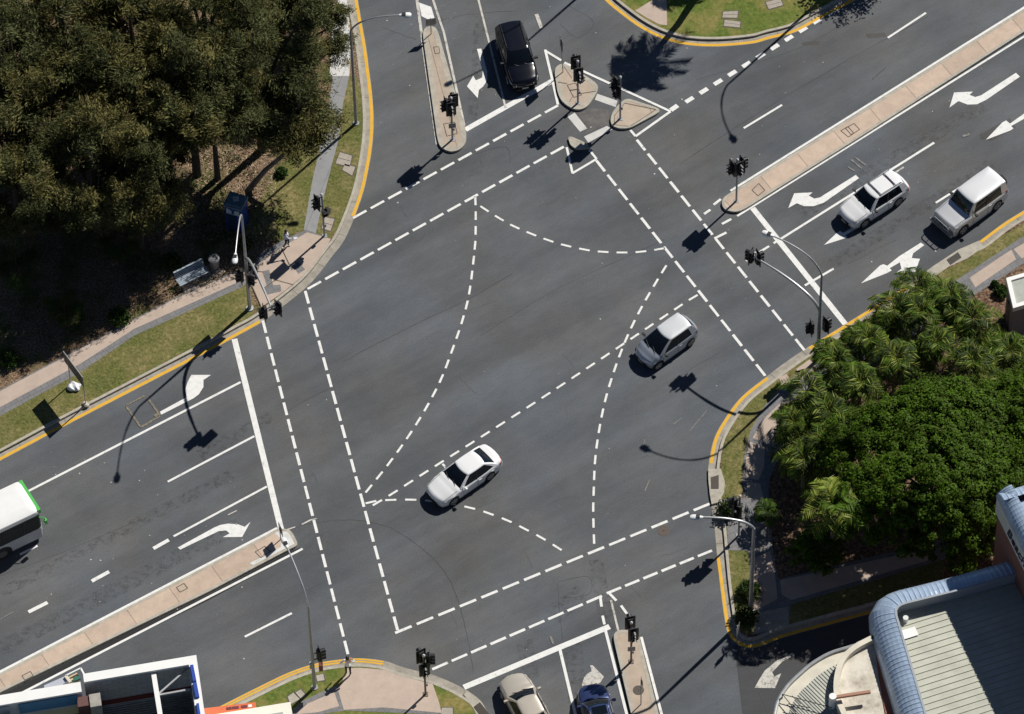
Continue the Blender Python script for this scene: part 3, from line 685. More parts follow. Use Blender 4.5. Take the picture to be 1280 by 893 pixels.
for q in ([(995, 463), (1012, 451), (1022, 462), (1003, 476)], [(974, 474), (983, 469), (990, 479), (976, 486)], [(981, 506), (998, 498), (1030, 490), (1010, 520)],
          [(940.5, 549), (958, 522), (975, 506), (1000, 500), (980, 530), (957, 555.5)], [(937, 554), (956, 561), (955, 585), (948, 602), (932.5, 600), (932.5, 575)],
          [(933, 604), (950, 606), (958, 640), (962, 680), (939, 697), (934, 650)], [(941, 700), (963, 690), (968, 716), (972, 750), (943, 766)], [(975, 727), (1165, 687), (1168, 700), (989, 752), (977, 745)]):
    sheet('footpath_paving', ccw(W(q)), P3, M['pink'])
sheet('corner_paving', ccw(W([(905, 625), (931, 625), (958, 627), (961, 681), (937, 690), (911, 690)])), P4, M['greyband'])
sheet('corner_paving', ccw(W([(945, 768), (986, 760), (986, 783.5), (950, 793), (941, 795)])), P4, M['concrete'])
sheet('mulch_bed', ccw(W([(1209, 378), (1280, 333), (1400, 260), (1440, 320), (1290, 420), (1200, 420), (1130, 440)])), P3, M['mulch'])
# south-west corner
swk = smooth_px([(597, 893), (585, 882), (573, 867.5), (556, 861.5), (541.7, 856.5), (520, 850.5), (500, 845), (480, 838.5), (450, 836), (423, 838), (400, 843), (370, 852), (330, 871), (280, 896)], 3)
sheet('corner_paving', ccw(W([(541, 857), (520, 851.5), (500, 846), (480, 839), (450, 836.5), (434, 837), (426, 858), (423, 866), (430, 889), (480, 886), (552, 893), (549, 880)])), P3, M['pink'])
sheet('corner_paving', ccw(W([(427, 857), (412, 862), (378, 878), (366, 889), (360, 920), (380, 900), (398, 895), (432, 890), (552, 895), (552, 893), (480, 886), (430, 887), (423, 867)])), P2_, M['greyband'])
sheet('corner_paving', ccw(W([(418, 867), (385, 881), (370, 895), (398, 892), (424, 884.5)])), P3, M['pink'])
# median details
def mpit(px, z):
    p = W(px, z) ; mb = MB(); n = len(p)
    for i in range(n): mb.bar((*p[i], z + .003), (*p[(i + 1) % n], z + .003), .045, .006)
    tag(mb.build('pit_frame', M['joint']), kind='structure')
z_ = .146
mpit([(220.5, 734.5), (230, 729.5), (234.5, 735.5), (225, 740.5)], z_); mpit([(27.5, 845), (38, 839.5), (41.5, 845), (31, 850.5)], z_)
mpit([(319, 690), (331, 683), (338, 690), (326, 697.5)], z_)
mpit([(1051, 163.5), (1067.5, 154.5), (1074.5, 162), (1060.5, 171.5)], z_); mpit([(1057, 160.5), (1060, 158.5), (1067, 166.5), (1064, 168.7)], z_)
mpit([(940, 238), (948.5, 229.5), (956, 238), (947.5, 245)], z_)
mpit([(542, 59), (548.5, 58.5), (550, 66.5), (544, 67.5)], z_); mpit([(554.5, 155), (568, 153), (571.5, 167), (558.5, 170.5)], z_)
mpit([(709, 106.5), (719.5, 104), (727, 119), (717, 122)], z_); mpit([(712.5, 113), (723, 111.5), (723, 112), (712.5, 113.5)], z_)
lines('paving_joint', [(697.5, 105, 709, 106.5), (715, 104, 722, 96), (727, 119, 745, 116), (717, 121, 712, 129), (705, 85, 715, 100, .02), (781, 131, 820, 139, .03), (781, 131, 768, 147, .03), (768, 147, 768, 157, .02), (768, 158, 786, 160, .02), (820, 139, 788, 160, .02)], .03, M['joint'], z_ + .004)
# ------------------------------------------------------------------ street furniture
LENS_OFF = [mat('lens_red', (0.10, 0.012, 0.01), .25), mat('lens_amber', (0.12, 0.06, 0.01), .25), mat('lens_green', (0.01, 0.07, 0.05), .25)]
M['blue_sign'] = mat('blue_sign', (0.02, 0.06, 0.35), .4); M['white_sign'] = mat('white_sign', (0.75, 0.75, 0.73), .45, var=.05)
M['cap'] = mat('pole_cap', (0.72, 0.73, 0.74), .35, .3)

def signal_head(parent, c, face, tall=1.0):
    """lantern at c (centre) facing angle `face`: backing board, housing, lenses, visors"""
    c = Vector(c); f = Vector((math.cos(face), math.sin(face), 0)); s = Vector((-f.y, f.x, 0)); up = Vector((0, 0, 1))
    mx = Matrix((f, s, up)).transposed()
    hb = MB()
    hb.box(c, (.17, .30, .98 * tall), mtx=mx)
    for k in (-1, 0, 1): hb.box(c - f * .10 + up * k * .31 * tall, (.06, .24, .25), mtx=mx)
    h = hb.build('signal_head', M['black'], parent)
    bb = MB()
    p = [(-.25, -.61), (.25, -.61), (.30, -.55), (.30, .55), (.25, .61), (-.25, .61), (-.30, .55), (-.30, -.55)]
    o0 = c + f * .03; n = len(p)
    vs = [o0 + s * a + up * b * tall for a, b in p] + [o0 + f * .025 + s * a + up * b * tall for a, b in p]
    bb.add(vs, [tuple(reversed(range(n))), tuple(range(n, 2 * n))] + [(i, (i + 1) % n, n + (i + 1) % n, n + i) for i in range(n)])
    bb.build('backing_board', M['black'], h, flipfix=True)
    for k in range(3):
        q = c + f * .088 + up * (1 - k) * .31 * tall
        l = MB(); l.disc(q + f * .012, f, .115, 14); l.build('lens', LENS_OFF[k], h)
        v = MB(); N = 9; vs = []; fs = []
        for i in range(N):
            a = R(-20) + R(220) * i / (N - 1)
            rr = s * math.cos(a) * .14 + up * math.sin(a) * .14
            vs += [q + rr, q + rr + f * .27 - up * .02, q + rr * .93 + f * .27 - up * .02, q + rr * .93]
        for i in range(N - 1):
            a, b = i * 4, i * 4 + 4
            fs += [(a, b, b + 1, a + 1), (a + 1, b + 1, b + 2, a + 2), (a + 2, b + 2, b + 3, a + 3)]
        v.add(vs, fs); v.build('visor', M['black'], h)
    return h

def bracket(mb, a, b): mb.bar(a, b, .05, .05)

def signal_post(px, label, heads, h=3.9, ped=None, m_=None, z0=.14, button=True, sign=None, group='traffic signals on posts'):
    """heads: (angle offset dir, facing, zc)"""
    b = G(px[0], px[1], z0)
    root = empty('traffic_signal', b, 0, label, 'traffic signal', group)
    def L(v): return Vector(v)
    mb = MB(); mb.tube([L((0, 0, -.05)), L((0, 0, h))], [.062, .055], 10); mb.box((0, 0, .01), (.28, .28, .03)); mb.build('post', m_ or M['grey_paint'], root, smooth=True)
    mb = MB(); mb.tube([L((0, 0, h)), L((0, 0, h + .10)), L((0, 0, h + .17))], [.085, .085, .03], 10); mb.build('post_cap', M['cap'], root, smooth=True)
    for off, face, zc in heads:
        br = MB()
        o = Vector((math.cos(off) * .27, math.sin(off) * .27, zc))
        for dz in (-.42, .42): bracket(br, (0, 0, zc + dz), (o.x, o.y, zc + dz))
        br.bar((o.x * .5, o.y * .5, zc - .42), (o.x * .5, o.y * .5, zc + .42), .03, .03); signal_head(root, o, face); br.build('bracket', M['black'], root)
    if ped is not None:
        for off in ped:
            o = Vector((math.cos(off) * .22, math.sin(off) * .22, 2.45)); f = Vector((math.cos(off), math.sin(off), 0))
            mb = MB(); mb.box(o, (.2, .30, .52), rz=off); mb.box(o + f * .16 + Vector((0, 0, .2)), (.16, .28, .02), rz=off); mb.box(o + f * .16 + Vector((0, 0, -.04)), (.16, .28, .02), rz=off)
            mb.build('walk_light', M['black'], root)
    if button:
        mb = MB(); mb.box((.09, -.03, 1.05), (.11, .10, .22)); mb.build('push_button', M['sign_back'], root)
    if sign:
        d = R(sign); mb = MB(); mb.box((.1 * math.cos(d), .1 * math.sin(d), 1.45), (.015, .42, .42), rz=d); mb.build('keep_left_board', M['sign_back'], root)
    return root

A_RD = R(31)        # direction of the main road (towards upper right)
UPR, LWL = A_RD, A_RD + math.pi
N_UP, S_DN = R(103), R(-77)     # cross street
signal_post((565.6, 174.6), 'black traffic signal on the narrow top median left of the black wagon', [(R(60), N_UP, 3.35), (R(-95), S_DN, 3.3), (R(180), R(200), 3.3)], sign=-80)
signal_post((722.4, 129.0), 'black traffic signal on the larger rounded island beside the black wagon', [(R(110), N_UP, 3.5), (R(-85), S_DN, 3.1)], ped=[R(-40)])
signal_post((775.3, 148.6), 'black traffic signal on the triangular island beside the palm shadow', [(R(170), R(210), 3.35), (R(-130), R(232), 2.9)], ped=[R(190)])
signal_post((920.4, 251.6), 'pair of black traffic lanterns on the rounded end of the upper right median', [(R(20), UPR, 3.4), (R(190), LWL, 3.3), (R(-70), R(-60), 3.5)], button=False)
signal_post((405.6, 295.0), 'black traffic signal in the grass beside the grey concrete footpath', [(R(190), R(215), 3.3)], ped=[R(-60), R(-20)])
signal_post((532, 868), 'black traffic signal on the pink paved corner left of the beige sedan', [(R(120), R(120), 3.5), (R(20), R(0), 3.45), (R(-90), R(-77), 3.0)], m_=M['pole_brown'])
signal_post((789, 827.2), 'black traffic signal on the bottom median right of the blue car', [(R(100), N_UP, 3.5), (R(-70), S_DN, 3.2)], m_=M['pole_brown'], z0=.18, sign=-85)
signal_post((923.3, 670), 'traffic signal standing in tree shade at the lower right corner', [(R(180), R(180), 3.3), (R(-120), R(240), 2.8)], ped=[R(90)])

M['lamp_glass'] = mat('lamp_glass', (0.75, 0.75, 0.72), .25)
def arc(p0, p1, p2, n=10):
    return [p0 * (1 - t) ** 2 + p1 * 2 * t * (1 - t) + p2 * t * t for t in [k / n for k in range(n + 1)]]
def lamp(px, top_z, head_px, head_z, label, z0=.13, m_=None, name='street_lamp', cat='street lamp', group='street lamps at the intersection', head_world=None, r0=.10, r1=.05, bend=.55):
    b = G(px[0], px[1], z0); root = empty(name, b, 0, label, cat, group)
    hd = (head_world if head_world is not None else G(head_px[0], head_px[1], head_z)) - b
    hd.z = head_z
    d2 = Vector((hd.x, hd.y, 0)); dn = d2.normalized()
    mb = MB(); mb.tube([Vector((0, 0, -.05)), Vector((0, 0, 1.2)), Vector((0, 0, top_z))], [r0, r0 * .95, r1 * 1.2], 12)
    mb.tube([Vector((0, 0, -.05)), Vector((0, 0, .06))], [r0 * 2.1, r0 * 1.9], 12); mb.build('pole', m_ or M['grey_paint'], root, smooth=True)
    mb = MB(); end = hd - dn * .25
    mid = Vector((0, 0, hd.z + .05)) + dn * min(.5, d2.length * .2)
    mb.tube(arc(Vector((0, 0, top_z)), mid, end, 14), [r1 * 1.1] * 7 + [r1 * .85] * 8, 10); mb.build('lamp_arm', M['steel'], root, smooth=True)
    a = math.atan2(dn.y, dn.x); rm = Matrix.Rotation(a, 3, 'Z')
    # cobra head: tapered shell
    prof = [(-.30, .07, .06), (-.12, .12, .09), (.10, .17, .11), (.30, .17, .10), (.40, .10, .06)]
    mb = MB(); n = 12; vs = []; fs = []
    for x, wy, hz in prof:
        for k in range(n):
            t = 2 * math.pi * k / n; vs.append(hd + rm @ Vector((x, wy * math.cos(t), hz * math.sin(t))))
    for i in range(len(prof) - 1):
        for k in range(n): fs.append((i * n + k, i * n + (k + 1) % n, (i + 1) * n + (k + 1) % n, (i + 1) * n + k))
    fs += [tuple(reversed(range(n))), tuple((len(prof) - 1) * n + k for k in range(n))]
    mb.add(vs, fs); h = mb.build('lamp_head', M['white_metal'], root, smooth=True, flipfix=True)
    mb = MB(); mb.box(hd + rm @ Vector((-.02, 0, .09)), (.20, .2, .10), rz=a); mb.build('control_box', M['black'], h)
    mb = MB(); mb.box(hd + rm @ Vector((.14, 0, -.11)), (.34, .24, .05), rz=a); mb.build('lens', M['lamp_glass'], h)
    return root
L1 = lamp((445.1, 154.3), 8.7, (505.5, 20.8), 10.0, 'grey street lamp rising from the grass strip beside the trees, arm over the top street')
L2 = lamp((938.3, 765.3), 8.4, (872, 648.5), 9.4, 'stout pale street lamp at the lower right corner, arm reaching left over the crossing', m_=M['steel'], r0=.13, r1=.07)
L3 = lamp((393.3, 859.5), 8.2, (357, 681.5), 9.6, 'tall thin street lamp in the bottom lawn with its arm over the west median')
L4 = lamp((312.3, 385.6), 8.9, (294, 324), 10.2, 'street lamp on the signal mast at the bus stop corner beside the pink paving', m_=M['steel'], r0=.12)
L5 = lamp((1021.9, 450.2), 8.2, (961, 295), 10.0, 'street lamp on the signal mast rising in front of the palms', m_=M['grey_paint'], r0=.12)
# two lamps just outside the frame whose shadows cross the road
def head_from_shadow(spx, z): p = G(*spx); return Vector((p.x + z * .69, p.y + z * .725, z))
L6 = lamp((1033, -6), 8.8, None, 10.2, 'street lamp on the top right lawn just outside the frame, its shadow crossing the lanes', head_world=head_from_shadow((917, 171), 10.2))
L7 = lamp((781, -56), 8.8, None, 10.2, 'street lamp beyond the top edge whose shadow falls behind the black wagon', head_world=head_from_shadow((563, 106), 10.2))

def mast_arm(root, px0, z1, head_px, hz, post_heads, r=.075):
    """signal arm and heads on a lamp's pole"""
    b = root.location; hd = G(head_px[0], head_px[1], hz) - Vector(b); hd.z = hz
    d2 = Vector((hd.x, hd.y, 0)); dn = d2.normalized()
    mb = MB(); mb.tube(arc(Vector((0, 0, z1)), Vector((0, 0, hz + .35)) + dn * .45, hd - Vector((0, 0, .0)), 14), [r * 1.2] * 6 + [r] * 6 + [r * .8] * 3, 10)
    mb.build('mast_arm', M['steel'], root, smooth=True)
    return hd, dn
hd, dn = mast_arm(L4, None, 4.6, (340.5, 389), 6.1, None)
signal_head(L4, hd + Vector((.36, .15, -.05)), UPR + R(190)); signal_head(L4, hd + Vector((-.42, -.1, -.1)), R(195)); 
mb = MB(); mb.bar(hd + Vector((-.4, -.1, 0)), hd + Vector((.4, .15, 0)), .07, .07); mb.tube([hd, hd + Vector((0, 0, .5))], [.07, .05], 8); mb.build('bracket', M['steel'], L4)
for off, face in ((R(190), R(200)), (R(20), R(75)), (R(-60), R(-30))):
    signal_head(L4, (math.cos(off) * .34, math.sin(off) * .34, 3.3), face)
hd, dn = mast_arm(L5, None, 4.7, (946, 325), 5.9, None)
signal_head(L5, hd + Vector((-.3, .15, 0)), R(150)); signal_head(L5, hd + Vector((.05, .1, -.1)), R(25))
mb = MB(); mb.bar(hd + Vector((-.3, .1, 0)), hd + Vector((.2, .1, 0)), .07, .07); mb.tube([hd, hd + Vector((-.1, 0, .6))], [.07, .06], 8); mb.build('bracket', M['cap'], L5)
for off, face in ((R(170), R(190)), (R(30), R(35))):
    signal_head(L5, (math.cos(off) * .42, math.sin(off) * .42, 3.1), face)
for off, face in ((R(20), R(20)),):
    signal_head(L3, (math.cos(off) * .40, math.sin(off) * .40, 3.1), face)
    mb = MB(); mb.bar((0, 0, 3.4), (.4, .14, 3.4), .05, .05); mb.bar((0, 0, 2.8), (.4, .14, 2.8), .05, .05); mb.build('bracket', M['black'], L3)
mb = MB(); mb.box((.42, .12, 1.95), (.22, .30, .55)); mb.build('walk_light', mat('red_brown', (.12, .03, .02), .5), L3)
mb = MB(); mb.box((-.1, 0, 2.3), (.16, .18, .5)); mb.build('junction_box', M['grey_paint'], L3)

# traffic signs
def sign_post(px, hgt, board, rz, label, z0=.14, tilt=0.0, zb=None, name='road_sign', col='sign_back', cat='road sign', lean=(0, 0)):
    b = G(px[0], px[1], z0); root = empty(name, b, 0, label, cat)
    mb = MB(); mb.tube([(0, 0, -.05), (lean[0] * .6, lean[1] * .6, hgt * .6), (lean[0], lean[1], hgt)], .03, 8); mb.build('post', M['grey_paint'], root, smooth=True)
    if board:
        mb = MB(); c = Vector((lean[0], lean[1], zb if zb else hgt - board[1] / 2)) + Vector((math.cos(rz) * .045, math.sin(rz) * .045, 0))
        mx = Matrix.Rotation(rz, 3, 'Z') @ Matrix.Rotation(tilt, 3, 'Y')
        mb.box(c, (.012, board[0], board[1]), mtx=mx); bd = mb.build('sign_board', M[col], root)
        mb = MB()
        for dz in (-.3, .3): mb.box(c + mx @ Vector((-.014, 0, dz * board[1])), (.02, board[0] * .8, .035), mtx=mx)
        mb.build('rail', M['steel'], bd)
    return root
sign_post((539, 42.5), 1.5, (.62, .62), R(-80), 'small square sign on a short post at the upper tip of the narrow top median')
sign_post((350.8, 674.5), 1.35, (.6, .75), R(22), 'small edge-on sign on a post at the white nose of the west median')
sign_post((703.8, 90.4), 3.0, (.62, 1.0), R(14), 'thin edge-on sign on a leaning post on the rounded top island', lean=(-.12, .15))
sign_post((801.2, 880.6), 2.6, (.40, .6), R(12), 'thin edge-on sign post beside the rusty cover on the bottom median', z0=.18)
sign_post((921, 803), 1.7, (.55, .7), R(-20), 'small sign on a post at the shaded lower right kerb', z0=.13)
# wide two-post sign by the footpath
b1, b2 = G(107.2, 505.5, .13), G(88.6, 480.5, .13)
root = empty('road_sign', b1, 0, 'wide dark direction sign on two thin posts between footpath and lower left kerb', 'road sign')
d = b2 - b1; mb = MB()
mb.tube([(0, 0, -.05), (0, 0, 2.75)], .035, 8); mb.build('post', M['steel'], root, smooth=True)
mb = MB(); mb.tube([(d.x, d.y, -.05), (d.x, d.y, 2.75)], .035, 8); mb.build('post', M['steel'], root, smooth=True)
c = Vector((d.x / 2 - .10, d.y / 2 + .13, 2.3)); a = math.atan2(d.y, d.x)
mb = MB(); mb.box(c, (2.15, .02, .95), rz=a); bd = mb.build('sign_board', mat('sign_dark', (.05, .055, .05), .6, var=.2), root)
mb = MB(); mb.box(c + Vector((0, 0, .485)), (2.17, .035, .03), rz=a); mb.box(c + Vector((0, 0, -.485)), (2.17, .035, .03), rz=a); mb.build('board_edge', M['steel'], bd)
mb = MB()
mb.tube([(0, 0, -.02), (.05, .03, .06)], [.24, .19], 9); mb.build('footing', M['kerb'], root)
# bag on the grass
bm = bmesh.new(); bmesh.ops.create_icosphere(bm, subdivisions=3, radius=.32)
for v in bm.verts:
    v.co.x *= 1.25; v.co.z = max(-.1, v.co.z * .55); v.co += Vector((math.sin(v.co.y * 17), math.cos(v.co.x * 13), math.sin(v.co.x * 19 + v.co.y * 9))) * .035
me = bpy.data.meshes.new('bag'); bm.to_mesh(me); bm.free(); me.materials.append(mat('white_plastic', (.7, .72, .74), .4))
o = link(bpy.data.objects.new('plastic_bag', me)); o.location = G(92.5, 483.5, Zg + .1)
tag(o, 'crumpled white plastic bag on the grass beside the wide two-post sign', 'bag')
# bench and bin under the trees
bc = G(241, 351, Zg + .02); ax = (G(258, 343) - G(226, 359)).to_2d(); ang = math.atan2(ax.y, ax.x)
root = empty('park_bench', bc, ang, 'pale blue-grey bench on its paved pad under the trees', 'bench')
pb = mat('bench_blue', (.30, .36, .42), .5, var=.12)
def slats(name, y0, z0, dy, dz, n, parent):
    mb = MB()
    for k in range(n): mb.bar((-.95, y0 + dy * k, z0 + dz * k), (.95, y0 + dy * k, z0 + dz * k), .10, .03)
    return mb.build(name, pb, parent)
slats('seat', -.22, .46, .125, 0, 5, root); slats('backrest', .36, .56, .035, .12, 4, root)
for x in (-.75, .75):
    mb = MB(); mb.bar((x, -.22, 0), (x, -.22, .45), .05, .05); mb.bar((x, .3, 0), (x, .3, .45), .05, .05); mb.bar((x, -.25, .43), (x, .32, .43), .05, .04); mb.bar((x, .3, .43), (x, .46, .95), .05, .04)
    mb.build('leg', M['sign_back'], root)
bp_ = G(268.5, 335, Zg); root = empty('litter_bin', bp_, 0, 'round metal litter bin to the right of the bench', 'litter bin')
mb = MB(); mb.tube([(0, 0, 0), (0, 0, .85)], [.26, .30], 16); mb.build('body', M['sign_back'], root, smooth=True)
mb = MB(); mb.tube([(0, 0, .85), (0, 0, .93), (0, 0, 1.0)], [.33, .33, .18], 16); mb.build('lid', M['sign_back'], root, smooth=True)
# blue phone booth in the shade
root = empty('phone_booth', G(297, 281, Zg), R(-22), 'dark blue phone booth standing in tree shade above the bus stop corner', 'phone booth')
blue = mat('booth_blue', (.015, .05, .26), .35, coat=.5, var=.2, scale=2); pale = mat('booth_pale', (.45, .55, .55), .4, var=.3, scale=5)
mb = MB(); mb.box((0, .0, 1.1), (1.0, .95, 2.2)); mb.build('cabin', blue, root)
mb = MB(); mb.box((0, 0, 2.26), (1.12, 1.06, .12)); mb.box((0, 0, 2.36), (.9, .85, .08)); rf = mb.build('roof', mat('booth_roof', (.12, .2, .26), .4, var=.35, scale=3), root)
mb = MB(); mb.box((0, .08, 2.405), (.34, .34, .01), rz=.4); mb.build('roof_emblem', pale, rf)
mb = MB(); mb.box((0, -.48, 1.8), (.8, .02, .45)); s_ = mb.build('sign_panel', pale, root)
mb = MB(); mb.box((0, -.492, 1.8), (.16, .01, .34)); mb.box((0, -.492, 1.98), (.34, .01, .08)); mb.build('phone_symbol', blue, s_)
mb = MB(); mb.box((-.12, -.485, .85), (.6, .02, 1.3)); mb.build('door_glass', mat('booth_glass', (.02, .04, .08), .1), root)

# ------------------------------------------------------------------ vehicles
GLASS = mat('car_glass', (0.006, 0.009, 0.014), 0.05, spec=.4)
TYRE = mat('tyre', (0.014, 0.014, 0.015), .75); RIM = mat('rim', (0.38, 0.39, 0.40), .3, .8); TRIM = mat('black_trim', (0.016, 0.016, 0.017), .5)
HLAMP = mat('headlight', (0.62, 0.64, 0.66), .12, .3, coat=1); TLAMP = mat('taillight', (0.35, 0.015, 0.012), .2, coat=1); PLATE = mat('plate', (.65, .64, .55), .5)
SEAM = mat('panel_gap', (0.03, 0.03, 0.032), .8); CHROME = mat('chrome', (.6, .6, .6), .15, 1.0)
def lerp_tab(tab, x):
    if x >= tab[0][0]: return tab[0][1]
    for (x0, y0), (x1, y1) in zip(tab[:-1], tab[1:]):
        if x <= x0 and x >= x1:
            t = (x0 - x) / (x0 - x1); t = t * t * (3 - 2 * t) * .5 + t * .5; return y0 + (y1 - y0) * t
    return tab[-1][1]

def car(px, ang, L, Wd, H, paint, name, label, cat, top, gh, wb, wr=.32, roofm=None, boxy=0.0, rails=False, spare=False, bull=False, seams=True, sunroof=None, roofbars=(), z=0.0, wheel_x=None, group='cars at the intersection', rearglass=True, plate=True, bulge=.22):
    """top: [(x, z)] body top profile front to rear; gh: (windscreen base x, roof front x, roof rear x, rear glass base x, belt z, roof half width)"""
    root = empty(name, G(px[0], px[1], z) if not isinstance(px, Vector) else px, R(ang), label, cat, group)
    hw = Wd / 2; hl = L / 2
    fx, rx = wheel_x if wheel_x else (wb / 2 + .08, -wb / 2 + .08)
    def wid(x):
        u = abs(x) / hl; k = (bulge if x > 0 else bulge * .75) * (1 - boxy * .6)
        return hw * (1 - k * u ** 6 - .02 * u ** 2)
    bf_, br_ = .29 * (1 - boxy * .75), .13 * (1 - boxy * .8)
    def warp(x, y):
        u = x / hl
        return x - bf_ * (y / hw) ** 2 * u ** 3 if u > 0 else x + br_ * (y / hw) ** 2 * (-u) ** 3
    xs = sorted(set([round(hl * (1 - 2 * k / 56), 4) for k in range(57)] + [round(cx_ + (wr + .05) * math.cos(t * math.pi / 12), 4) for cx_ in (fx, rx) for t in range(13)] + [hl - .03, hl - .08, -hl + .03, -hl + .08]), reverse=True)
    rings = []
    for x in xs:
        zt = lerp_tab(top, x); w_ = wid(x)
        e = min(1, (hl - abs(x)) / .10); sh = .10 * (1 - e) ** 2
        zt -= sh; zb = .20 + sh * 1.2
        arch = zb
        for cx_ in (fx, rx):
            dx = abs(x - cx_)
            if dx <= wr + .05 + 1e-6: arch = max(arch, wr + math.sqrt(max(0, (wr + .05) ** 2 - dx ** 2)))
        arch = min(arch, zt - .10)
        cr = .065 - .045 * boxy
        ring = [(0, zt + cr), (.45 * w_, zt + cr * .75), (.78 * w_, zt + .008), (.92 * w_, zt - .035), (.98 * w_, zt - .095), (w_, max(zt - .24, arch + .03)), (w_, max(.55 * zt, arch + .02)), (.99 * w_, max(.34, arch + .01)), (.965 * w_, arch), (.62 * w_, arch if arch > zb + .01 else zb), (0, zb)]
        rings.append([(warp(x, y), -y, z_) for y, z_ in ring] + [(warp(x, y), y, z_) for y, z_ in reversed(ring[1:-1])])
    n = len(rings[0]); vs = [v for r in rings for v in r]; fs = []
    for i in range(len(rings) - 1):
        for k in range(n): fs.append((i * n + k, i * n + (k + 1) % n, (i + 1) * n + (k + 1) % n, (i + 1) * n + k))
    fs += [tuple(range(n)), tuple((len(rings) - 1) * n + k for k in reversed(range(n)))]
    mb = MB(); mb.add(vs, fs); body = mb.build('body', paint, root, smooth=True, angle=50, flipfix=True)
    # greenhouse
    xf0, xf1, xr1, xr0, zbelt, rw = gh
    def loop(t, off=0.0):
        xf = xf0 + (xf1 - xf0) * t; xr = xr0 + (xr1 - xr0) * t
        wb_ = hw * .93; bw = wb_ + (rw - wb_) * (t ** .85)
        zz = zbelt + (H - .05 - zbelt) * t + (.03 * math.sin(t * math.pi))
        pts = []
        bf, brr = .16 * (1 - .3 * t) * (1 - boxy * .6), .10 * (1 - boxy * .7)
        for k in range(9):
            y = -1 + 2 * k / 8; pts.append((xf - bf * y * y + off, bw * y * .97 + (off if y > 0 else -off) * (abs(y) > .9), zz))
        for k in range(1, 12):
            u = k / 12; x = (xf - bf) * (1 - u) + (xr + brr) * u
            pts.append((x, bw * (.97 + .03 * math.sin(u * math.pi)) + off, zz))
        for k in range(9):
            y = 1 - 2 * k / 8; pts.append((xr + brr * y * y - off, bw * y * .97 + (off if y > 0 else -off) * (abs(y) > .9), zz))
        for k in range(1, 12):
            u = 1 - k / 12; x = (xf - bf) * (1 - u) + (xr + brr) * u
            pts.append((x, -bw * (.97 + .03 * math.sin(u * math.pi)) - off, zz))
        return pts
    NL = 6; mb = MB(); lp = [loop(k / NL) for k in range(NL + 1)]; n = len(lp[0])
    low = [(x, y, z_ - .10) for x, y, z_ in lp[0]]; lp = [low] + lp
    vs = [v for r in lp for v in r]; fs = [(i * n + k, i * n + (k + 1) % n, (i + 1) * n + (k + 1) % n, (i + 1) * n + k) for i in range(len(lp) - 1) for k in range(n)]
    fs.append(tuple((len(lp) - 1) * n + k for k in range(n)))
    mb.add(vs, fs); gl = mb.build('windows', GLASS, root, smooth=True, angle=40, flipfix=True)
    # pillars: corner strips (n = 40: 0..8 front, 8..20 left, 20..28 rear, 28..40 right)
    mb = MB(); lo = [loop(k / NL, .012) for k in range(NL + 1)]
    def strip(i, j):
        vs = []; 
        for r in lo: vs += [r[i % n], r[j % n]]
        mb.add(vs, [(2 * k, 2 * k + 1, 2 * k + 3, 2 * k + 2) for k in range(NL)])
    # rear corner faces seen from behind
    def part_strip(r, i, j, f):   # fraction strip on front / rear glass next to the corner
        vs = []
        for q in r:
            a, b = Vector(q[i % n]), Vector(q[j % n]); vs += [tuple(a), tuple(a.lerp(b, f))]
        mb.add(vs, [(2 * k, 2 * k + 1, 2 * k + 3, 2 * k + 2) for k in range(NL)])
    big = boxy or H > 1.5
    for c1, c2, gsi, st in ((8, 7, .35, (8, 9)), (0, 1, .35, (0, -1)), (20, 21, .55, (19, 20)), (28, 27, .55, (28, 29))):
        mb = MB(); part_strip(lo, c1, c2, gsi); strip(*st)
        if big and c1 == 20: strip(18, 19)
        if big and c1 == 28: strip(29, 30)
        mb.build('pillar', paint, root, smooth=True, flipfix=False)
    for i in (13, 35):
        mb = MB()      # dark b pillar
        vs = []
        for r in lo:
            a, b = Vector(r[i]), Vector(r[i + 1]); vs += [tuple(a), tuple(a.lerp(b, .5))]
        mb.add(vs, [(2 * k, 2 * k + 1, 2 * k + 3, 2 * k + 2) for k in range(NL)])
        mb.build('door_pillar', TRIM, root)
    # roof
    base = loop(1.0, .018); cx = (xf1 + xr1) / 2; mb = MB(); rr = []
    zr = base[0][2]
    for s_, dz in ((1.0, -.035), (1.0, 0.0), (.97, .028), (.86, .045), (.6, .056), (.25, .062)):
        rr.append([(cx + (x - cx) * s_, y * s_, zr + dz) for x, y, _ in base])
    vs = [v for r in rr for v in r]; fs = [(i * n + k, i * n + (k + 1) % n, (i + 1) * n + (k + 1) % n, (i + 1) * n + k) for i in range(len(rr) - 1) for k in range(n)]
    fs.append(tuple((len(rr) - 1) * n + k for k in range(n)))
    mb.add(vs, fs); roof = mb.build('roof', roofm or paint, root, smooth=True, angle=60, flipfix=True)
    zroof = zr + .055
    if rails:
        for s_ in (-1, 1):
            mb = MB(); mb.tube([(xf1 - .35, s_ * rw * .90, zroof + .0), (xf1 - .45, s_ * rw * .90, zroof + .07), (xr1 + .25, s_ * rw * .90, zroof + .07), (xr1 + .15, s_ * rw * .90, zroof)], .022, 6); mb.build('roof_rail', TRIM if rails == 'dark' else RIM, roof, smooth=True)
    for x in roofbars:
        mb = MB(); mb.box((x, 0, zroof + .055), (.055, rw * 1.86, .03)); mb.build('roof_bar', TRIM, roof)
    if sunroof:
        mb = MB(); mb.box((sunroof[0], 0, zroof + .012), (sunroof[1], sunroof[2], .02)); mb.build('sunroof', GLASS, roof)
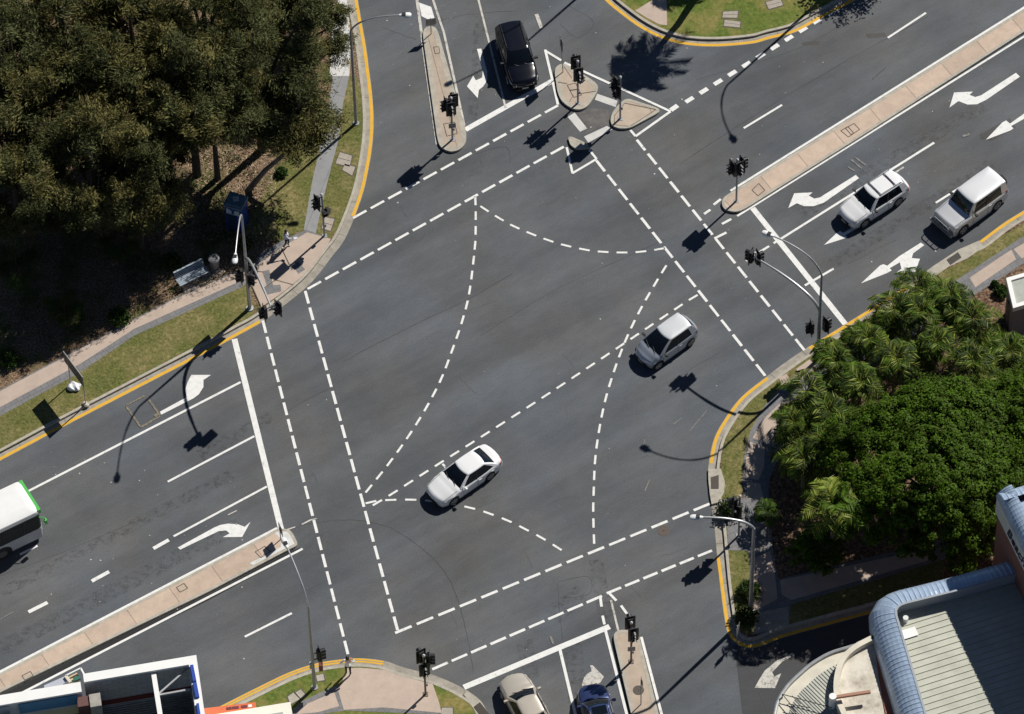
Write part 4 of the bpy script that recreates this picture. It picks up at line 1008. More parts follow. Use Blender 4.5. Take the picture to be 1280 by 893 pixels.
    # wheels
    for s_ in (-1, 1):
        for cx_ in (fx, rx):
            y = s_ * (hw - .105); mb = MB()
            t = MB(); prof = [(-.10, wr * .62), (-.10, wr * .90), (-.075, wr), (.075, wr), (.10, wr * .90), (.10, wr * .62)]; nn = 20; vs = []
            for yy, r_ in prof:
                for k in range(nn): a = 2 * math.pi * k / nn; vs.append((cx_ + r_ * math.cos(a), y + yy, wr + r_ * math.sin(a)))
            fs = [(i * nn + k, i * nn + (k + 1) % nn, (i + 1) * nn + (k + 1) % nn, (i + 1) * nn + k) for i in range(len(prof) - 1) for k in range(nn)]
            fs.append(tuple(range(nn))) ; fs.append(tuple((len(prof) - 1) * nn + k for k in range(nn)))
            t.add(vs, fs); wh = t.build('wheel', TYRE, root, smooth=True, flipfix=True)
            q = MB(); o_ = y + s_ * .103; q.tube([(cx_, o_ - s_ * .02, wr), (cx_, o_, wr)], wr * .16, 10)
            for k in range(5):
                a = 2 * math.pi * k / 5 + .3; q.bar((cx_, o_, wr), (cx_ + wr * .6 * math.cos(a), o_, wr + wr * .6 * math.sin(a)), .07, .03, up=Vector((0, 1, 0)))
            rim_o = [(cx_ + wr * .64 * math.cos(2 * math.pi * k / 20), o_, wr + wr * .64 * math.sin(2 * math.pi * k / 20)) for k in range(21)]
            q.tube(rim_o, .022, 5, cap=False); q.build('rim', RIM, wh)
    # arch shadow filler and underbody
    mb = MB(); mb.box((0, 0, .30), (L * .86, Wd * .80, .14)); mb.build('underbody', TRIM, root)
    # front: grille, bumper intake, lights
    zf = lerp_tab(top, hl - .1)
    mb = MB(); mb.box((hl - .012, 0, zf - .20), (.06, Wd * .46, .12)); mb.build('grille', TRIM, root)
    mb = MB(); mb.box((hl - .008, 0, .34), (.05, Wd * .56, .12)); mb.build('air_intake', TRIM, root)
    if plate:
        mb = MB(); mb.box((hl + .012, 0, .45), (.012, .37, .12)); mb.build('number_plate', PLATE, root)
    for s_ in (-1, 1):
        mb = MB(); vs = []; fs = []; m_ = 7
        for k in range(m_):
            u = k / (m_ - 1); yy = wid(hl) * (.62 + .36 * u) if u < .6 else None
            x = hl - .01 - .34 * u ** 1.8; w_ = wid(x); y_ = (w_ + .008) if u > .55 else w_ * (.66 + .62 * u)
            y_ = min(y_, w_ + .008); zt = lerp_tab(top, x) - .045 - .05 * u
            vs += [(warp(x + .012, y_), s_ * y_, zt - .13), (warp(x + .006, y_), s_ * y_, zt), (warp(x - .10, y_ - .07), s_ * (y_ - .07), zt + .046)]
        for k in range(m_ - 1):
            a = 3 * k; fs += [(a, a + 3, a + 4, a + 1), (a + 1, a + 4, a + 5, a + 2)]
        mb.add(vs, fs); mb.build('headlight', HLAMP, root, smooth=True)
        zt = lerp_tab(top, -hl + .05); mb = MB(); vs = []; fs = []
        for k in range(m_):
            u = k / (m_ - 1); x = -hl - .008 + .26 * u ** 1.6; w_ = wid(x); y_ = min(w_ * (.70 + .6 * u), w_ + .008)
            vs += [(warp(x, y_), s_ * y_, zt - .24), (warp(x, y_), s_ * y_, zt - .06), (warp(x + .05, y_ - .05), s_ * (y_ - .05), zt + .014)]
        for k in range(m_ - 1):
            a = 3 * k; fs += [(a, a + 3, a + 4, a + 1), (a + 1, a + 4, a + 5, a + 2)]
        mb.add(vs, fs); mb.build('taillight', TLAMP, root, smooth=True)
        # mirrors
        mb = MB(); c = Vector((xf0 - .38, s_ * (hw + .10), zbelt + .08)); mb.box(c, (.12, .20, .14)); mb.box(c + Vector((.03, -s_ * .12, -.02)), (.05, .12, .05))
        mb.build('wing_mirror', paint if Wd < 1.85 and H < 1.55 else TRIM, root)
        # door handles, seams
        for x in ((xf0 + xr0) / 2 - .05, (xf0 + xr0) / 2 - .95):
            if x > -hl + .9:
                mb = MB(); mb.box((x, s_ * (wid(x) + .012), zbelt - .16), (.18, .03, .03)); mb.build('door_handle', paint, root)
    if seams:
        mb = MB()
        for s_ in (-1, 1):
            for x in (xf0 - .28, (xf0 + xr0) / 2 + .12, (xf0 + xr0) / 2 - .85):
                if x < rx + wr + .1: continue
                w_ = wid(x) + .004; zt = lerp_tab(top, x)
                mb.bar((x, s_ * w_, .30), (x, s_ * w_, zt - .19), .012, .006, up=Vector((0, 1, 0)))
        # bonnet outline
            xa, xb = hl - .30, xf0 + .06; pts = []
            for k in range(8):
                x = xa + (xb - xa) * k / 7; pts.append((x, s_ * wid(x) * .84, lerp_tab(top, x) + .006 + (.0)))
            for a, b in zip(pts[:-1], pts[1:]): mb.bar(a, b, .012, .006)
        mb.build('panel_gap', SEAM, body)
    # wipers
    mb = MB()
    for y in (-.1, .45): mb.bar((xf0 - .02, y, zbelt + .05), (xf0 - .22, y - .48, zbelt + .13), .02, .02)
    mb.build('wiper', TRIM, gl)
    if spare:
        mb = MB(); x = -hl - .12; vs = []; nn = 20
        for xx, r_ in ((.1, .2), (.1, .33), (.07, .36), (-.07, .36), (-.1, .33), (-.1, .2)):
            for k in range(nn): a = 2 * math.pi * k / nn; vs.append((x + xx, .12 + r_ * math.cos(a), 1.05 + r_ * math.sin(a)))
        fs = [(i * nn + k, i * nn + (k + 1) % nn, (i + 1) * nn + (k + 1) % nn, (i + 1) * nn + k) for i in range(5) for k in range(nn)] + [tuple(range(nn)), tuple(5 * nn + k for k in range(nn))]
        mb.add(vs, fs); mb.build('spare_wheel', TYRE, root, smooth=True, flipfix=True)
    if bull:
        mb = MB()
        y_ = .62; x = hl + .14
        mb.tube([(x - .12, -y_, .45), (x, -y_, .7), (x, -y_, .98), (x, -y_ + .12, 1.08), (x, y_ - .12, 1.08), (x, y_, .98), (x, y_, .7), (x - .12, y_, .45)], .032, 8)
        mb.tube([(x - .1, -y_ - .2, .62), (x - .05, -y_, .72), (x, 0, .74), (x - .05, y_, .72), (x - .1, y_ + .2, .62)], .028, 8)
        for y in (-.2, .2): mb.tube([(x, y, .5), (x, y, 1.08)], .025, 6)
        mb.box((x - .05, 0, .5), (.14, Wd * .92, .20)); mb.build('bull_bar', mat('bar_grey', (.38, .39, .4), .35, .5), root, smooth=True)
    return root

def cpaint(name, col, metal=0.0, rough=.32): return mat(name, col, rough, metal, coat=.8)
car((579.5, 602), 218.3, 4.62, 1.80, 1.45, cpaint('paint_white', (.78, .79, .80)), 'parked_car'.replace('parked_', 'sedan_'), 'white sedan turning in the middle of the intersection', 'car',
    [(2.31, .60), (2.1, .72), (1.3, .86), (.95, .93), (-.9, .97), (-1.6, .99), (-2.1, .97), (-2.31, .86)], (.98, .22, -1.18, -1.88, .93, .60), 2.62, .33, plate=False)
car((832.5, 434.5), 219.2, 3.85, 1.74, 1.58, cpaint('paint_silver_blue', (.40, .44, .50), .45), 'hatchback_car', 'small silver-blue hatchback with a bright roof near the right crossing', 'car',
    [(1.92, .58), (1.72, .74), (1.3, .92), (1.1, .97), (-.9, 1.02), (-1.7, 1.04), (-1.92, .92)], (1.22, .30, -1.45, -1.80, .98, .60), 2.45, .32, boxy=.0, roofm=cpaint('roof_silver', (.66, .68, .70), .2))
car((1091.3, 258), 216.5, 4.45, 1.76, 1.62, cpaint('paint_white_wagon', (.76, .77, .78)), 'wagon_car', 'white wagon with dark roof bars and dark lower sills in the upper right lanes', 'car',
    [(2.22, .68), (2.0, .82), (1.25, .96), (.95, 1.02), (-1.2, 1.04), (-2.0, 1.05), (-2.22, .90)], (1.02, .38, -1.75, -2.05, 1.0, .62), 2.52, .34, boxy=.15, roofbars=(-.05, -1.15), rails=True)
car((1212.5, 264.5), 219.5, 4.45, 1.90, 1.92, cpaint('paint_silver_4wd', (.64, .65, .67), .35), 'off_road_car', 'silver boxy four-wheel drive with bull bar and rear spare wheel', 'car',
    [(2.22, .95), (2.1, 1.06), (1.1, 1.14), (.9, 1.17), (-1.5, 1.17), (-2.1, 1.17), (-2.22, 1.12)], (.95, .52, -2.02, -2.14, 1.15, .74), 2.7, .38, boxy=.85, spare=True, bull=True, roofm=cpaint('roof_silver_4wd', (.74, .75, .77), .25))
car((646, 79), -78.0, 4.5, 1.84, 1.70, mat('paint_black', (.004, .005, .010), .22, 0, coat=.15), 'wagon_car', 'black wagon waiting at the top stop line', 'car',
    [(2.25, .72), (2.05, .88), (1.3, 1.0), (1.0, 1.05), (-1.3, 1.06), (-2.05, 1.06), (-2.25, .95)], (1.08, .42, -1.85, -2.12, 1.04, .66), 2.65, .36, boxy=.35, rails='dark')
car((659, 891.5), 113.0, 4.6, 1.80, 1.42, cpaint('paint_beige', (.56, .51, .43), .35), 'sedan_car', 'beige sedan waiting at the bottom stop line', 'car',
    [(2.3, .58), (2.1, .70), (1.3, .84), (.95, .91), (-.9, .95), (-1.6, .97), (-2.1, .95), (-2.3, .84)], (.98, .25, -1.1, -1.8, .91, .60), 2.65, .32)
car((749, 903.5), 101.8, 4.3, 1.75, 1.45, cpaint('paint_blue', (.035, .055, .15), .4), 'hatchback_car', 'dark blue car waiting over the worn arrow beside the bottom median', 'car',
    [(2.15, .60), (1.95, .74), (1.25, .88), (.95, .94), (-.9, .97), (-1.9, .98), (-2.15, .86)], (1.0, .3, -1.4, -1.9, .94, .60), 2.5, .31, sunroof=(-.12, .55, .8), rails=True)

# bus
def bus():
    ang = 28.8; zc = 2.85
    a, b = G(27.6, 599.8, zc), G(49.2, 637.5, zc); fc = (a + b) / 2; Wb = 2.5; Lb = 11.5
    d = Vector((math.cos(R(ang)), math.sin(R(ang)), 0)); c = fc - d * (Lb / 2); c.z = 0
    root = empty('city_bus', c, R(ang), 'white bus with a green front edge entering at the left edge of the frame', 'bus', None)
    hl, hw = Lb / 2, Wb / 2
    white = mat('bus_white', (.78, .79, .78), .35, coat=.3, var=.03); green = mat('bus_green', (.10, .50, .10), .35, coat=.4); lowm = mat('bus_grey', (.42, .45, .48), .4)
    def outline(s=0.0, r=.3):
        p = fillet([Vector((hl - s, -hw + s)), Vector((hl - s, hw - s)), Vector((-hl + s, hw - s)), Vector((-hl + s, -hw + s))], r, 5); return [(q.x, q.y) for q in p]
    def shell(name, m_, levels):
        mb = MB(); n = None; vs = []; fs = []
        for i, (s_, z) in enumerate(levels):
            o = outline(s_); n = len(o); vs += [(x, y, z) for x, y in o]
        for i in range(len(levels) - 1): fs += [(i * n + k, i * n + (k + 1) % n, (i + 1) * n + (k + 1) % n, (i + 1) * n + k) for k in range(n)]
        fs.append(tuple((len(levels) - 1) * n + k for k in range(n)))
        fs.append(tuple(reversed(range(n)))); mb.add(vs, fs); return mb.build(name, m_, root, smooth=True, angle=30, flipfix=True)
    shell('body', lowm, [(.02, .32), (0, .5), (0, 1.28)])
    shell('windows', GLASS, [(.01, 1.28), (.05, 2.55)])
    rf = shell('roof', white, [(.035, 2.55), (.035, 2.72), (.08, 2.82), (.2, 2.88), (.6, 2.92)])
    mb = MB()
    for x in (-3.6, 1.4): mb.box((x, 0, 2.97), (1.7, 1.5, .16))
    mb.box((-.9, .2, 2.93), (.7, .7, .08)); mb.build('roof_hatch', white, rf)
    mb = MB(); mb.box((hl - .07, 0, 2.68), (.20, Wb - .22, .34)); mb.build('front_band', green, root)
    mb = MB(); mb.box((hl - .02, 0, .80), (.10, Wb - .5, .9)); mb.build('front_panel', green, root)
    mb = MB(); mb.box((hl + .035, 0, 2.62), (.02, 1.7, .26)); mb.build('destination_display', TRIM, root)
    for x in (-4.2, -2.7, -1.2, .3, 1.8, 3.3, 4.6):
        for s_ in (-1, 1):
            mb = MB(); mb.box((x, s_ * (hw - .022), 1.92), (.07, .03, 1.22)); mb.build('window_pillar', TRIM, root)
    for s_ in (-1, 1):
        mb = MB(); mb.tube([(hl - .15, s_ * (hw - .1), 2.2), (hl + .10, s_ * (hw + .05), 2.2), (hl + .14, s_ * (hw + .1), 2.0)], .03, 6); mb.box((hl + .14, s_ * (hw + .1), 1.85), (.14, .2, .36)); mb.build('wing_mirror', TRIM if s_ > 0 else green, root)
        for x in (hl - 2.6, -hl + 3.2):
            t = MB(); t.tube([(x, s_ * (hw - .30), .48), (x, s_ * (hw + .01), .48)], .48, 22); wh = t.build('wheel', TYRE, root)
            t = MB(); t.tube([(x, s_ * (hw + .0), .48), (x, s_ * (hw + .03), .48)], .27, 16); t.build('rim', RIM, wh)
            t = MB(); t.tube([(x, s_ * (hw - .10), .50), (x, s_ * (hw + .004), .50)], .60, 22); t.build('wheel_arch', TRIM, root)
        t = MB(); t.box((hl + .01, s_ * .9, .72), (.05, .3, .2)); t.build('headlight', HLAMP, root)
bus()
# ------------------------------------------------------------------ vegetation
def fast_mesh(name, verts, quads, mats, mi=None):
    """verts (N,3), quads (M,4) numpy arrays"""
    me = bpy.data.meshes.new(name); nv, nf = len(verts), len(quads)
    me.vertices.add(nv); me.vertices.foreach_set('co', np.asarray(verts, np.float32).ravel())
    me.loops.add(nf * 4); me.loops.foreach_set('vertex_index', np.asarray(quads, np.int32).ravel())
    me.polygons.add(nf); me.polygons.foreach_set('loop_start', np.arange(nf, dtype=np.int32) * 4)
    me.polygons.foreach_set('loop_total', np.full(nf, 4, np.int32))
    for m_ in mats: me.materials.append(m_)
    if mi is not None: me.polygons.foreach_set('material_index', np.asarray(mi, np.int32))
    me.update(calc_edges=True); return me
rng_ = np.random.default_rng(11)
def leaves(cent, axis, nrm, ln, wd, droop=0.0):
    """diamond leaves: centres, long axis, normal"""
    axis = axis / np.linalg.norm(axis, axis=1, keepdims=True); side = np.cross(axis, nrm); side /= np.linalg.norm(side, axis=1, keepdims=True) + 1e-9
    n = len(cent); ln = np.broadcast_to(ln, (n,))[:, None]; wd = np.broadcast_to(wd, (n,))[:, None]
    a = cent - axis * ln * .5; b = cent + side * wd * .5 - axis * ln * .05; c = cent + axis * ln * .5; d = cent - side * wd * .5 - axis * ln * .05
    v = np.stack([a, b, c, d], 1).reshape(-1, 3); q = np.arange(n * 4).reshape(-1, 4); return v, q
def rdir(n): v = rng_.normal(size=(n, 3)); return v / np.linalg.norm(v, axis=1, keepdims=True)

BARK = mat('bark', (0.20, 0.165, 0.13), .9, var=.3, scale=4, bump=.5, bscale=14)
BARK_D = mat('bark_dark', (0.07, 0.052, 0.038), .9, var=.3, scale=4)
def leafmat(name, col, isl=.5, tr=.25, var=.45, scale=.45, rough=.6): return mat(name, col, rough, var=var, scale=scale, island=isl, transl=tr, spec=.12)
OLIVE = [leafmat('leaf_olive', (0.135, 0.125, 0.042)), leafmat('leaf_grey_green', (0.095, 0.105, 0.040)), leafmat('leaf_dark_olive', (0.070, 0.078, 0.028))]
FIGL = leafmat('leaf_fig', (0.064, 0.118, 0.008), isl=.6, tr=.35, rough=.6)
PALML = leafmat('leaf_palm', (0.075, 0.135, 0.014), isl=.6, tr=.25, rough=.5)
PALMY = leafmat('leaf_palm_yellow', (0.24, 0.28, 0.05), isl=.35, tr=.25, rough=.45)
PALMD = leafmat('leaf_palm_dark', (0.035, 0.062, 0.012), isl=.4, tr=.2, rough=.5)
SHRUB = leafmat('leaf_shrub', (0.045, 0.085, 0.018), isl=.4)

def skeleton(h, spread, nl, seed, lean=(0, 0), low=.35):
    rs = random.Random(seed); segs = []; tips = []
    top = Vector((lean[0], lean[1], h * low))
    segs.append(([Vector((0, 0, -.1)), Vector((lean[0] * .4, lean[1] * .4, h * low * .5)), top], [.024 * h, .019 * h, .015 * h]))
    for i in range(nl):
        a = 2 * math.pi * (i + rs.uniform(-.3, .3)) / nl; r = spread * rs.uniform(.45, .75)
        e = Vector((top.x + r * math.cos(a), top.y + r * math.sin(a), h * rs.uniform(.62, .85)))
        mid = top.lerp(e, .5) + Vector((0, 0, h * .06)); segs.append(([top, mid, e], [.011 * h, .008 * h, .005 * h])); tips.append(e)
        for j in range(rs.randint(3, 5)):
            b = a + rs.uniform(-1.0, 1.0); r2 = spread * rs.uniform(.25, .5); s0 = top.lerp(e, rs.uniform(.5, 1))
            e2 = s0 + Vector((r2 * math.cos(b), r2 * math.sin(b), h * rs.uniform(-.04, .2)))
            segs.append(([s0, s0.lerp(e2, .5) + Vector((0, 0, .1)), e2], [.005 * h, .0035 * h, .002 * h])); tips.append(e2); tips.append(s0.lerp(e2, .55))
    e = Vector((top.x * 1.2, top.y * 1.2, h * .92)); segs.append(([top, e], [.02 * h, .006 * h])); tips.append(e)
    return segs, tips
def trunk_mesh(name, segs, m_, parent):
    mb = MB()
    for p, r in segs: mb.tube(p, r, 7)
    return mb.build(name, m_, parent, smooth=True)

def loose_tree(name, label, cat, loc, h, spread, seed, mats, nleaf=260, group=None, lean=(0, 0), csz=.85, ll=.26, lw=.06, bark=None, nl=6):
    root = empty(name, loc, 0, label, cat, group)
    segs, tips = skeleton(h, spread, nl, seed, lean)
    trunk_mesh('trunk', segs, bark or BARK_D, root)
    g = np.random.default_rng(seed); C = []; A = []; MI = []
    for t in tips:
        n = int(nleaf * g.uniform(.5, 1.4)); sz = csz * g.uniform(.6, 1.25)
        subs = g.normal(size=(6, 3)) * sz * .62 * np.array([1, 1, .55])
        idx = g.integers(0, 6, n); p = np.array(t)[None] + subs[idx] + g.normal(size=(n, 3)) * sz * .34 * np.array([1, 1, .7])
        C.append(p); sw = g.normal(size=(6, 3)) * np.array([1, 1, .3]); A.append(sw[idx] + g.normal(size=(n, 3)) * .55 + np.array([0, 0, -.35])); MI.append(np.full(n, g.integers(0, len(mats))))
    C = np.vstack(C); A = np.vstack(A); MI = np.concatenate(MI); n = len(C)
    v, q = leaves(C, A, g.normal(size=(n, 3)) + np.array([0, 0, 1.0]), g.uniform(.6, 1.3, n) * ll, g.uniform(.7, 1.3, n) * lw)
    me = fast_mesh('crown', v, q, mats, MI); link(bpy.data.objects.new('crown', me), root)
    return root

def copy_tree(root, loc, rz, label, sc=1.0, sxy=1.0):
    r = root.copy(); COL.objects.link(r); r.location = loc; r.rotation_euler = (0, 0, rz); r.scale = (sc * sxy, sc * sxy, sc); r['label'] = label
    for ch in list(root.children):
        c = ch.copy(); COL.objects.link(c); c.parent = r
    return r

GRP = 'olive trees massed in the upper left'
protos = [loose_tree('gum_tree', 'x', 'tree', G(-60, 60), 11.5, 3.7, 21 + k, [OLIVE[k % 3], OLIVE[(k + 1) % 3]], group=GRP, nleaf=430, csz=.66, ll=.27, lw=.06, nl=9) for k in range(4)]
# crown centre pixels (z about 6), scale, label
tl = [(378, 32, .52, 'olive tree at the top whose crown touches the pale concrete footpath', 1.45), (318, 70, 1.05, 'olive tree second in from the footpath near the top edge'),
      (262, 112, 1.0, 'brownish olive tree just above the leaf-littered clearing', .75), (255, 20, 1.1, 'olive tree on the top edge between the corner crown and the footpath crown'), (235, 100, 1.05, 'broad olive tree in the middle of the upper left mass'),
      (188, 160, .85, 'olive tree left of the leaf-littered clearing'), (165, 45, 1.15, 'tall olive tree near the top edge of the left mass'), (150, 125, 1.0, 'grey-green tree in the heart of the left mass'),
      (115, 205, .95, 'dark olive tree at the lower rim of the left mass'), (80, 40, 1.1, 'olive tree second from the left edge along the top'), (65, 125, 1.05, 'grey-green tree near the left edge above the shaded ground'),
      (15, 70, 1.1, 'olive tree filling the top left corner'), (10, 170, .95, 'dark olive tree on the left edge below the corner tree'), (30, 235, .75, 'small dark tree on the left edge above the shaded hollow'),
      (328, -5, .60, 'olive tree cut by the top edge beside the footpath crown', 1.5), (355, -50, .55, 'olive tree beyond the top edge beside the pale slab', 1.5), (170, 235, .7, 'small sparse tree above the shaded ground left of the booth')]
for k, (x, y, s, lb, *sx) in enumerate(tl):
    sx = sx[0] if sx else 1.0
    p = G(x, y, 8.6 * s); p.z = Zg; pr = protos[k % 4]
    if k < 4: pr.location = p; pr['label'] = lb; pr.scale = (s * sx, s * sx, s); pr.rotation_euler = (0, 0, k * 1.3)
    else: copy_tree(pr, p, k * 2.39, lb, s, sx)
# the leaning pale trunk beside the clearing
p = G(309, 238, Zg); d = G(350, 172, 4.2) - p
loose_tree('leaning_gum_tree', 'leaning tree with a bare pale trunk between clearing and grass', 'tree', p, 8.2, 2.3, 77, [OLIVE[0], OLIVE[1]], nleaf=330, lean=(d.x * 1.35, d.y * 1.35), csz=.7, ll=.28, bark=BARK, nl=8)
# trees whose crowns shade the ground below the mass, lower and darker
lower = [(75, 262, .50, 'small dark tree below the grey-green trees at the left'), (150, 300, .36, 'small dark tree in the deep shade left of the bench'), (80, 385, .30, 'low bright green tree in the shade above the left footpath'),
         (20, 330, .42, 'low dark tree at the left edge in the shaded ground')]
dk = loose_tree('dark_tree', 'x', 'tree', G(0, 0), 8.0, 3.4, 99, [OLIVE[2], SHRUB], nleaf=300, group='dark trees shading the footpath')
for k, (x, y, s, lb) in enumerate(lower):
    p = G(x, y, 6.0 * s); p.z = Zg
    if k == 0: dk.location = p; dk.scale = (s, s, s); dk['label'] = lb
    else: copy_tree(dk, p, k * 1.9, lb, s)
# shrubs
def shrub(px, r, seed, label, m_=SHRUB, flat=.8, n=900, ll=.16, lw=.09, name='shrub'):
    root = empty(name, G(px[0], px[1], Zg), 0, label, 'shrub')
    g = np.random.default_rng(seed); mb = MB()
    for k in range(6):
        a = k * 1.05; mb.tube([(0, 0, 0), (r * .5 * math.cos(a), r * .5 * math.sin(a), r * .7 * flat)], [.03, .01], 5)
    mb.build('stem', BARK_D, root)
    d = g.normal(size=(n, 3)); d /= np.linalg.norm(d, axis=1, keepdims=True); d[:, 2] = np.abs(d[:, 2])
    lump = 1 + .25 * np.sin(d[:, 0:1] * 7 + seed) * np.cos(d[:, 1:2] * 6)
    c = d * r * lump * g.uniform(.45, 1, (n, 1)) * np.array([1, 1, flat]) + np.array([0, 0, .15])
    v, q = leaves(c, g.normal(size=(n, 3)) + d, d + g.normal(size=(n, 3)) * .6, ll, lw); link(bpy.data.objects.new('foliage', fast_mesh('foliage', v, q, [m_])), root); return root
shrub((88, 398), .95, 1, 'bright green shrub in the shade above the left footpath'); shrub((12, 452), .7, 2, 'dark green shrub at the left edge above the footpath'); shrub((150, 400), .7, 3, 'low shrub beside the footpath left of the bench')
shrub((215, 330), .6, 4, 'small shrub behind the bench'); shrub((352, 218), .35, 5, 'small dark shrub on the grass beside the grey footpath'); shrub((306, 308), .5, 6, 'small shrub between the booth and the pink paved corner', m_=OLIVE[1])
shrub((1251, 367), .45, 7, 'small round shrub beside the small flat-roofed building'); shrub((1243, 357), .2, 8, 'tiny dark bush in the mulch left of the small building')
shrub((933, 775), .75, 9, 'dark shrub at the foot of the lower right street lamp', m_=PALMD); shrub((913, 640), .8, 10, 'dark shrub near the kerb in the lower right shade', m_=PALMD); shrub((935, 742), .7, 12, 'spiky dark shrub on the grass above the lower right street lamp', m_=PALMD, ll=.5, lw=.05)
# weeds and saplings as ground cover under the left trees
g = np.random.default_rng(5); C = []
for _ in range(420):
    x, y = g.uniform(0, 330), g.uniform(120, 440)
    if y > 490 - x * .47 - 12: continue
    p = np.array(G(x, y, Zg)); r = g.uniform(.1, .5); m_ = int(60 * r + 10)
    C.append(p + g.normal(size=(m_, 3)) * np.array([r, r, .08]) + np.array([0, 0, .12]))
C = np.vstack(C); n = len(C); v, q = leaves(C, g.normal(size=(n, 3)), g.normal(size=(n, 3)) + np.array([0, 0, 1.5]), .16, .06)
o = link(bpy.data.objects.new('ground_cover', fast_mesh('ground_cover', v, q, [OLIVE[1]]))); tag(o, 'low weeds and seedlings scattered under the left trees', kind='stuff')
# fallen sticks and leaf litter pieces in the clearing
C = []
for _ in range(2600):
    x, y = g.uniform(150, 345), g.uniform(140, 300); C.append(np.array(G(x, y, Zg + .02)))
C = np.array(C); n = len(C); v, q = leaves(C, g.normal(size=(n, 3)) * np.array([1, 1, .1]), g.normal(size=(n, 3)) * .3 + np.array([0, 0, 1.5]), g.uniform(.12, .4, n), .05)
o = link(bpy.data.objects.new('leaf_litter', fast_mesh('leaf_litter', v, q, [mat('dry_leaf', (.34, .25, .17), .8, island=.5)]))); tag(o, 'dry bark and leaves strewn over the clearing', kind='stuff')

# big dense fig trees
def fig(px, z, rx, ry, rz, seed, label, ncl=420, per=130):
    p = G(px[0], px[1], z); p.z = Zg; root = empty('fig_tree', p, 0, label, 'tree', 'dense fig trees')
    segs, tips = skeleton(z * 1.1, rx * .8, 8, seed, low=.3); segs = [(a, [r_ * 1.5 for r_ in b]) for a, b in segs]; trunk_mesh('trunk', segs, BARK_D, root)
    g = np.random.default_rng(seed); rr_ = np.sqrt(g.uniform(0, 1, ncl)); aa = g.uniform(0, 2 * math.pi, ncl); d = np.stack([rr_ * np.cos(aa), rr_ * np.sin(aa), np.sqrt(1 - rr_ ** 2 + 1e-4)], 1)
    low_ = g.random(ncl) < .22; d[low_, 2] = -g.uniform(0, .4, low_.sum()); d[low_, :2] /= np.linalg.norm(d[low_, :2], axis=1, keepdims=True) + 1e-6
    lump = 1 + .07 * np.sin(d[:, 0] * 5 + 1) + .06 * np.cos(d[:, 1] * 7 + seed) + g.normal(size=ncl) * .035
    cc = d * np.array([rx, ry, rz]) * lump[:, None] * g.uniform(.86, 1.0, (ncl, 1)) + np.array([0, 0, z])
    cc = np.vstack([cc, (cc[::2] - np.array([0, 0, z])) * .80 + np.array([0, 0, z])]); d = np.vstack([d, d[::2]])
    cc = cc[cc[:, 2] > z * .35]; ncl = len(cc); d = (cc - np.array([0, 0, z])) / np.array([rx, ry, rz])
    k = np.repeat(np.arange(ncl), per); n = len(k); s_ = g.uniform(.22, .55, ncl)[k][:, None]
    u = g.normal(size=(n, 3)); u /= np.linalg.norm(u, axis=1, keepdims=True)
    c = cc[k] + u * s_ * g.uniform(.5, 1, (n, 1)) * np.array([1, 1, .7]) 
    nr = u * .8 + d[k] * .5 + np.array([0, 0, .8]) + g.normal(size=(n, 3)) * .35
    ax = np.cross(nr, g.normal(size=(n, 3)))
    v, q = leaves(c, ax, nr, g.uniform(.12, .22, n), g.uniform(.08, .13, n)); link(bpy.data.objects.new('crown', fast_mesh('crown', v, q, [FIGL])), root); return root
fig((1172, 590), 5.2, 6.3, 5.8, 3.2, 3, 'large dense dark green fig tree with a domed crown behind the palms', 1000, 100)
fig((1310, 560), 5.2, 5.2, 5.8, 2.9, 4, 'second dense fig tree at the right edge behind the palms', 680, 100)
fig((1020, 690), 2.2, 1.4, 1.4, 1.1, 8, 'low round dark bush under the pandanus in the fig shade', 60, 60)

# palms
def frond_set(nf, L, seed, leaf_l, pairs=22, up=.9, droop=1.3, fan=False, wd=.05):
    g = np.random.default_rng(seed); V = []; Q = []; MI = []; base = 0; st = MB()
    for k in range(nf):
        a = k * 2.399 + g.uniform(-.2, .2); el = up * (1 - k / nf) + g.uniform(-.1, .15); l = L * g.uniform(.8, 1.1)
        pts = []; 
        for i in range(9):
            t = i / 8; r = l * (t * math.cos(el * .9) * (1 - .12 * t)); zz = l * (math.sin(el) * t - droop * .42 * t * t)
            pts.append(np.array([r * math.cos(a), r * math.sin(a), zz]))
        pts = np.array(pts); st.tube([Vector(p) for p in pts], [.028 - .0025 * i for i in range(9)], 5)
        C = []; A = []; N = []
        for i in range(pairs):
            t = .15 + .85 * i / (pairs - 1); f_ = t * 8; i0 = min(7, int(f_)); p = pts[i0] + (pts[i0 + 1] - pts[i0]) * (f_ - i0); tg = pts[i0 + 1] - pts[i0]; tg /= np.linalg.norm(tg)
            sd = np.cross(tg, [0, 0, 1]); sd /= np.linalg.norm(sd) + 1e-6; ll = leaf_l * (math.sin(math.pi * min(1, t * .85 + .15)) * .8 + .25)
            for s_ in (-1, 1):
                ax = sd * s_ * 1.0 + tg * .75 + np.array([0, 0, g.uniform(-.55, .05)]); ax /= np.linalg.norm(ax)
                C.append(p + ax * ll * .5); A.append(ax * 1.0); N.append(np.array([0, 0, 1]) + g.normal(size=3) * .35)
        C = np.array(C); v, q = leaves(C, np.array(A), np.array(N), leaf_l * .95, wd); V.append(v); Q.append(q + base); base += len(v); MI.append(np.where(g.random(len(q)) < .20, 1, 0 if g.random() < .55 else 2))
    return np.vstack(V), np.vstack(Q), np.concatenate(MI), st
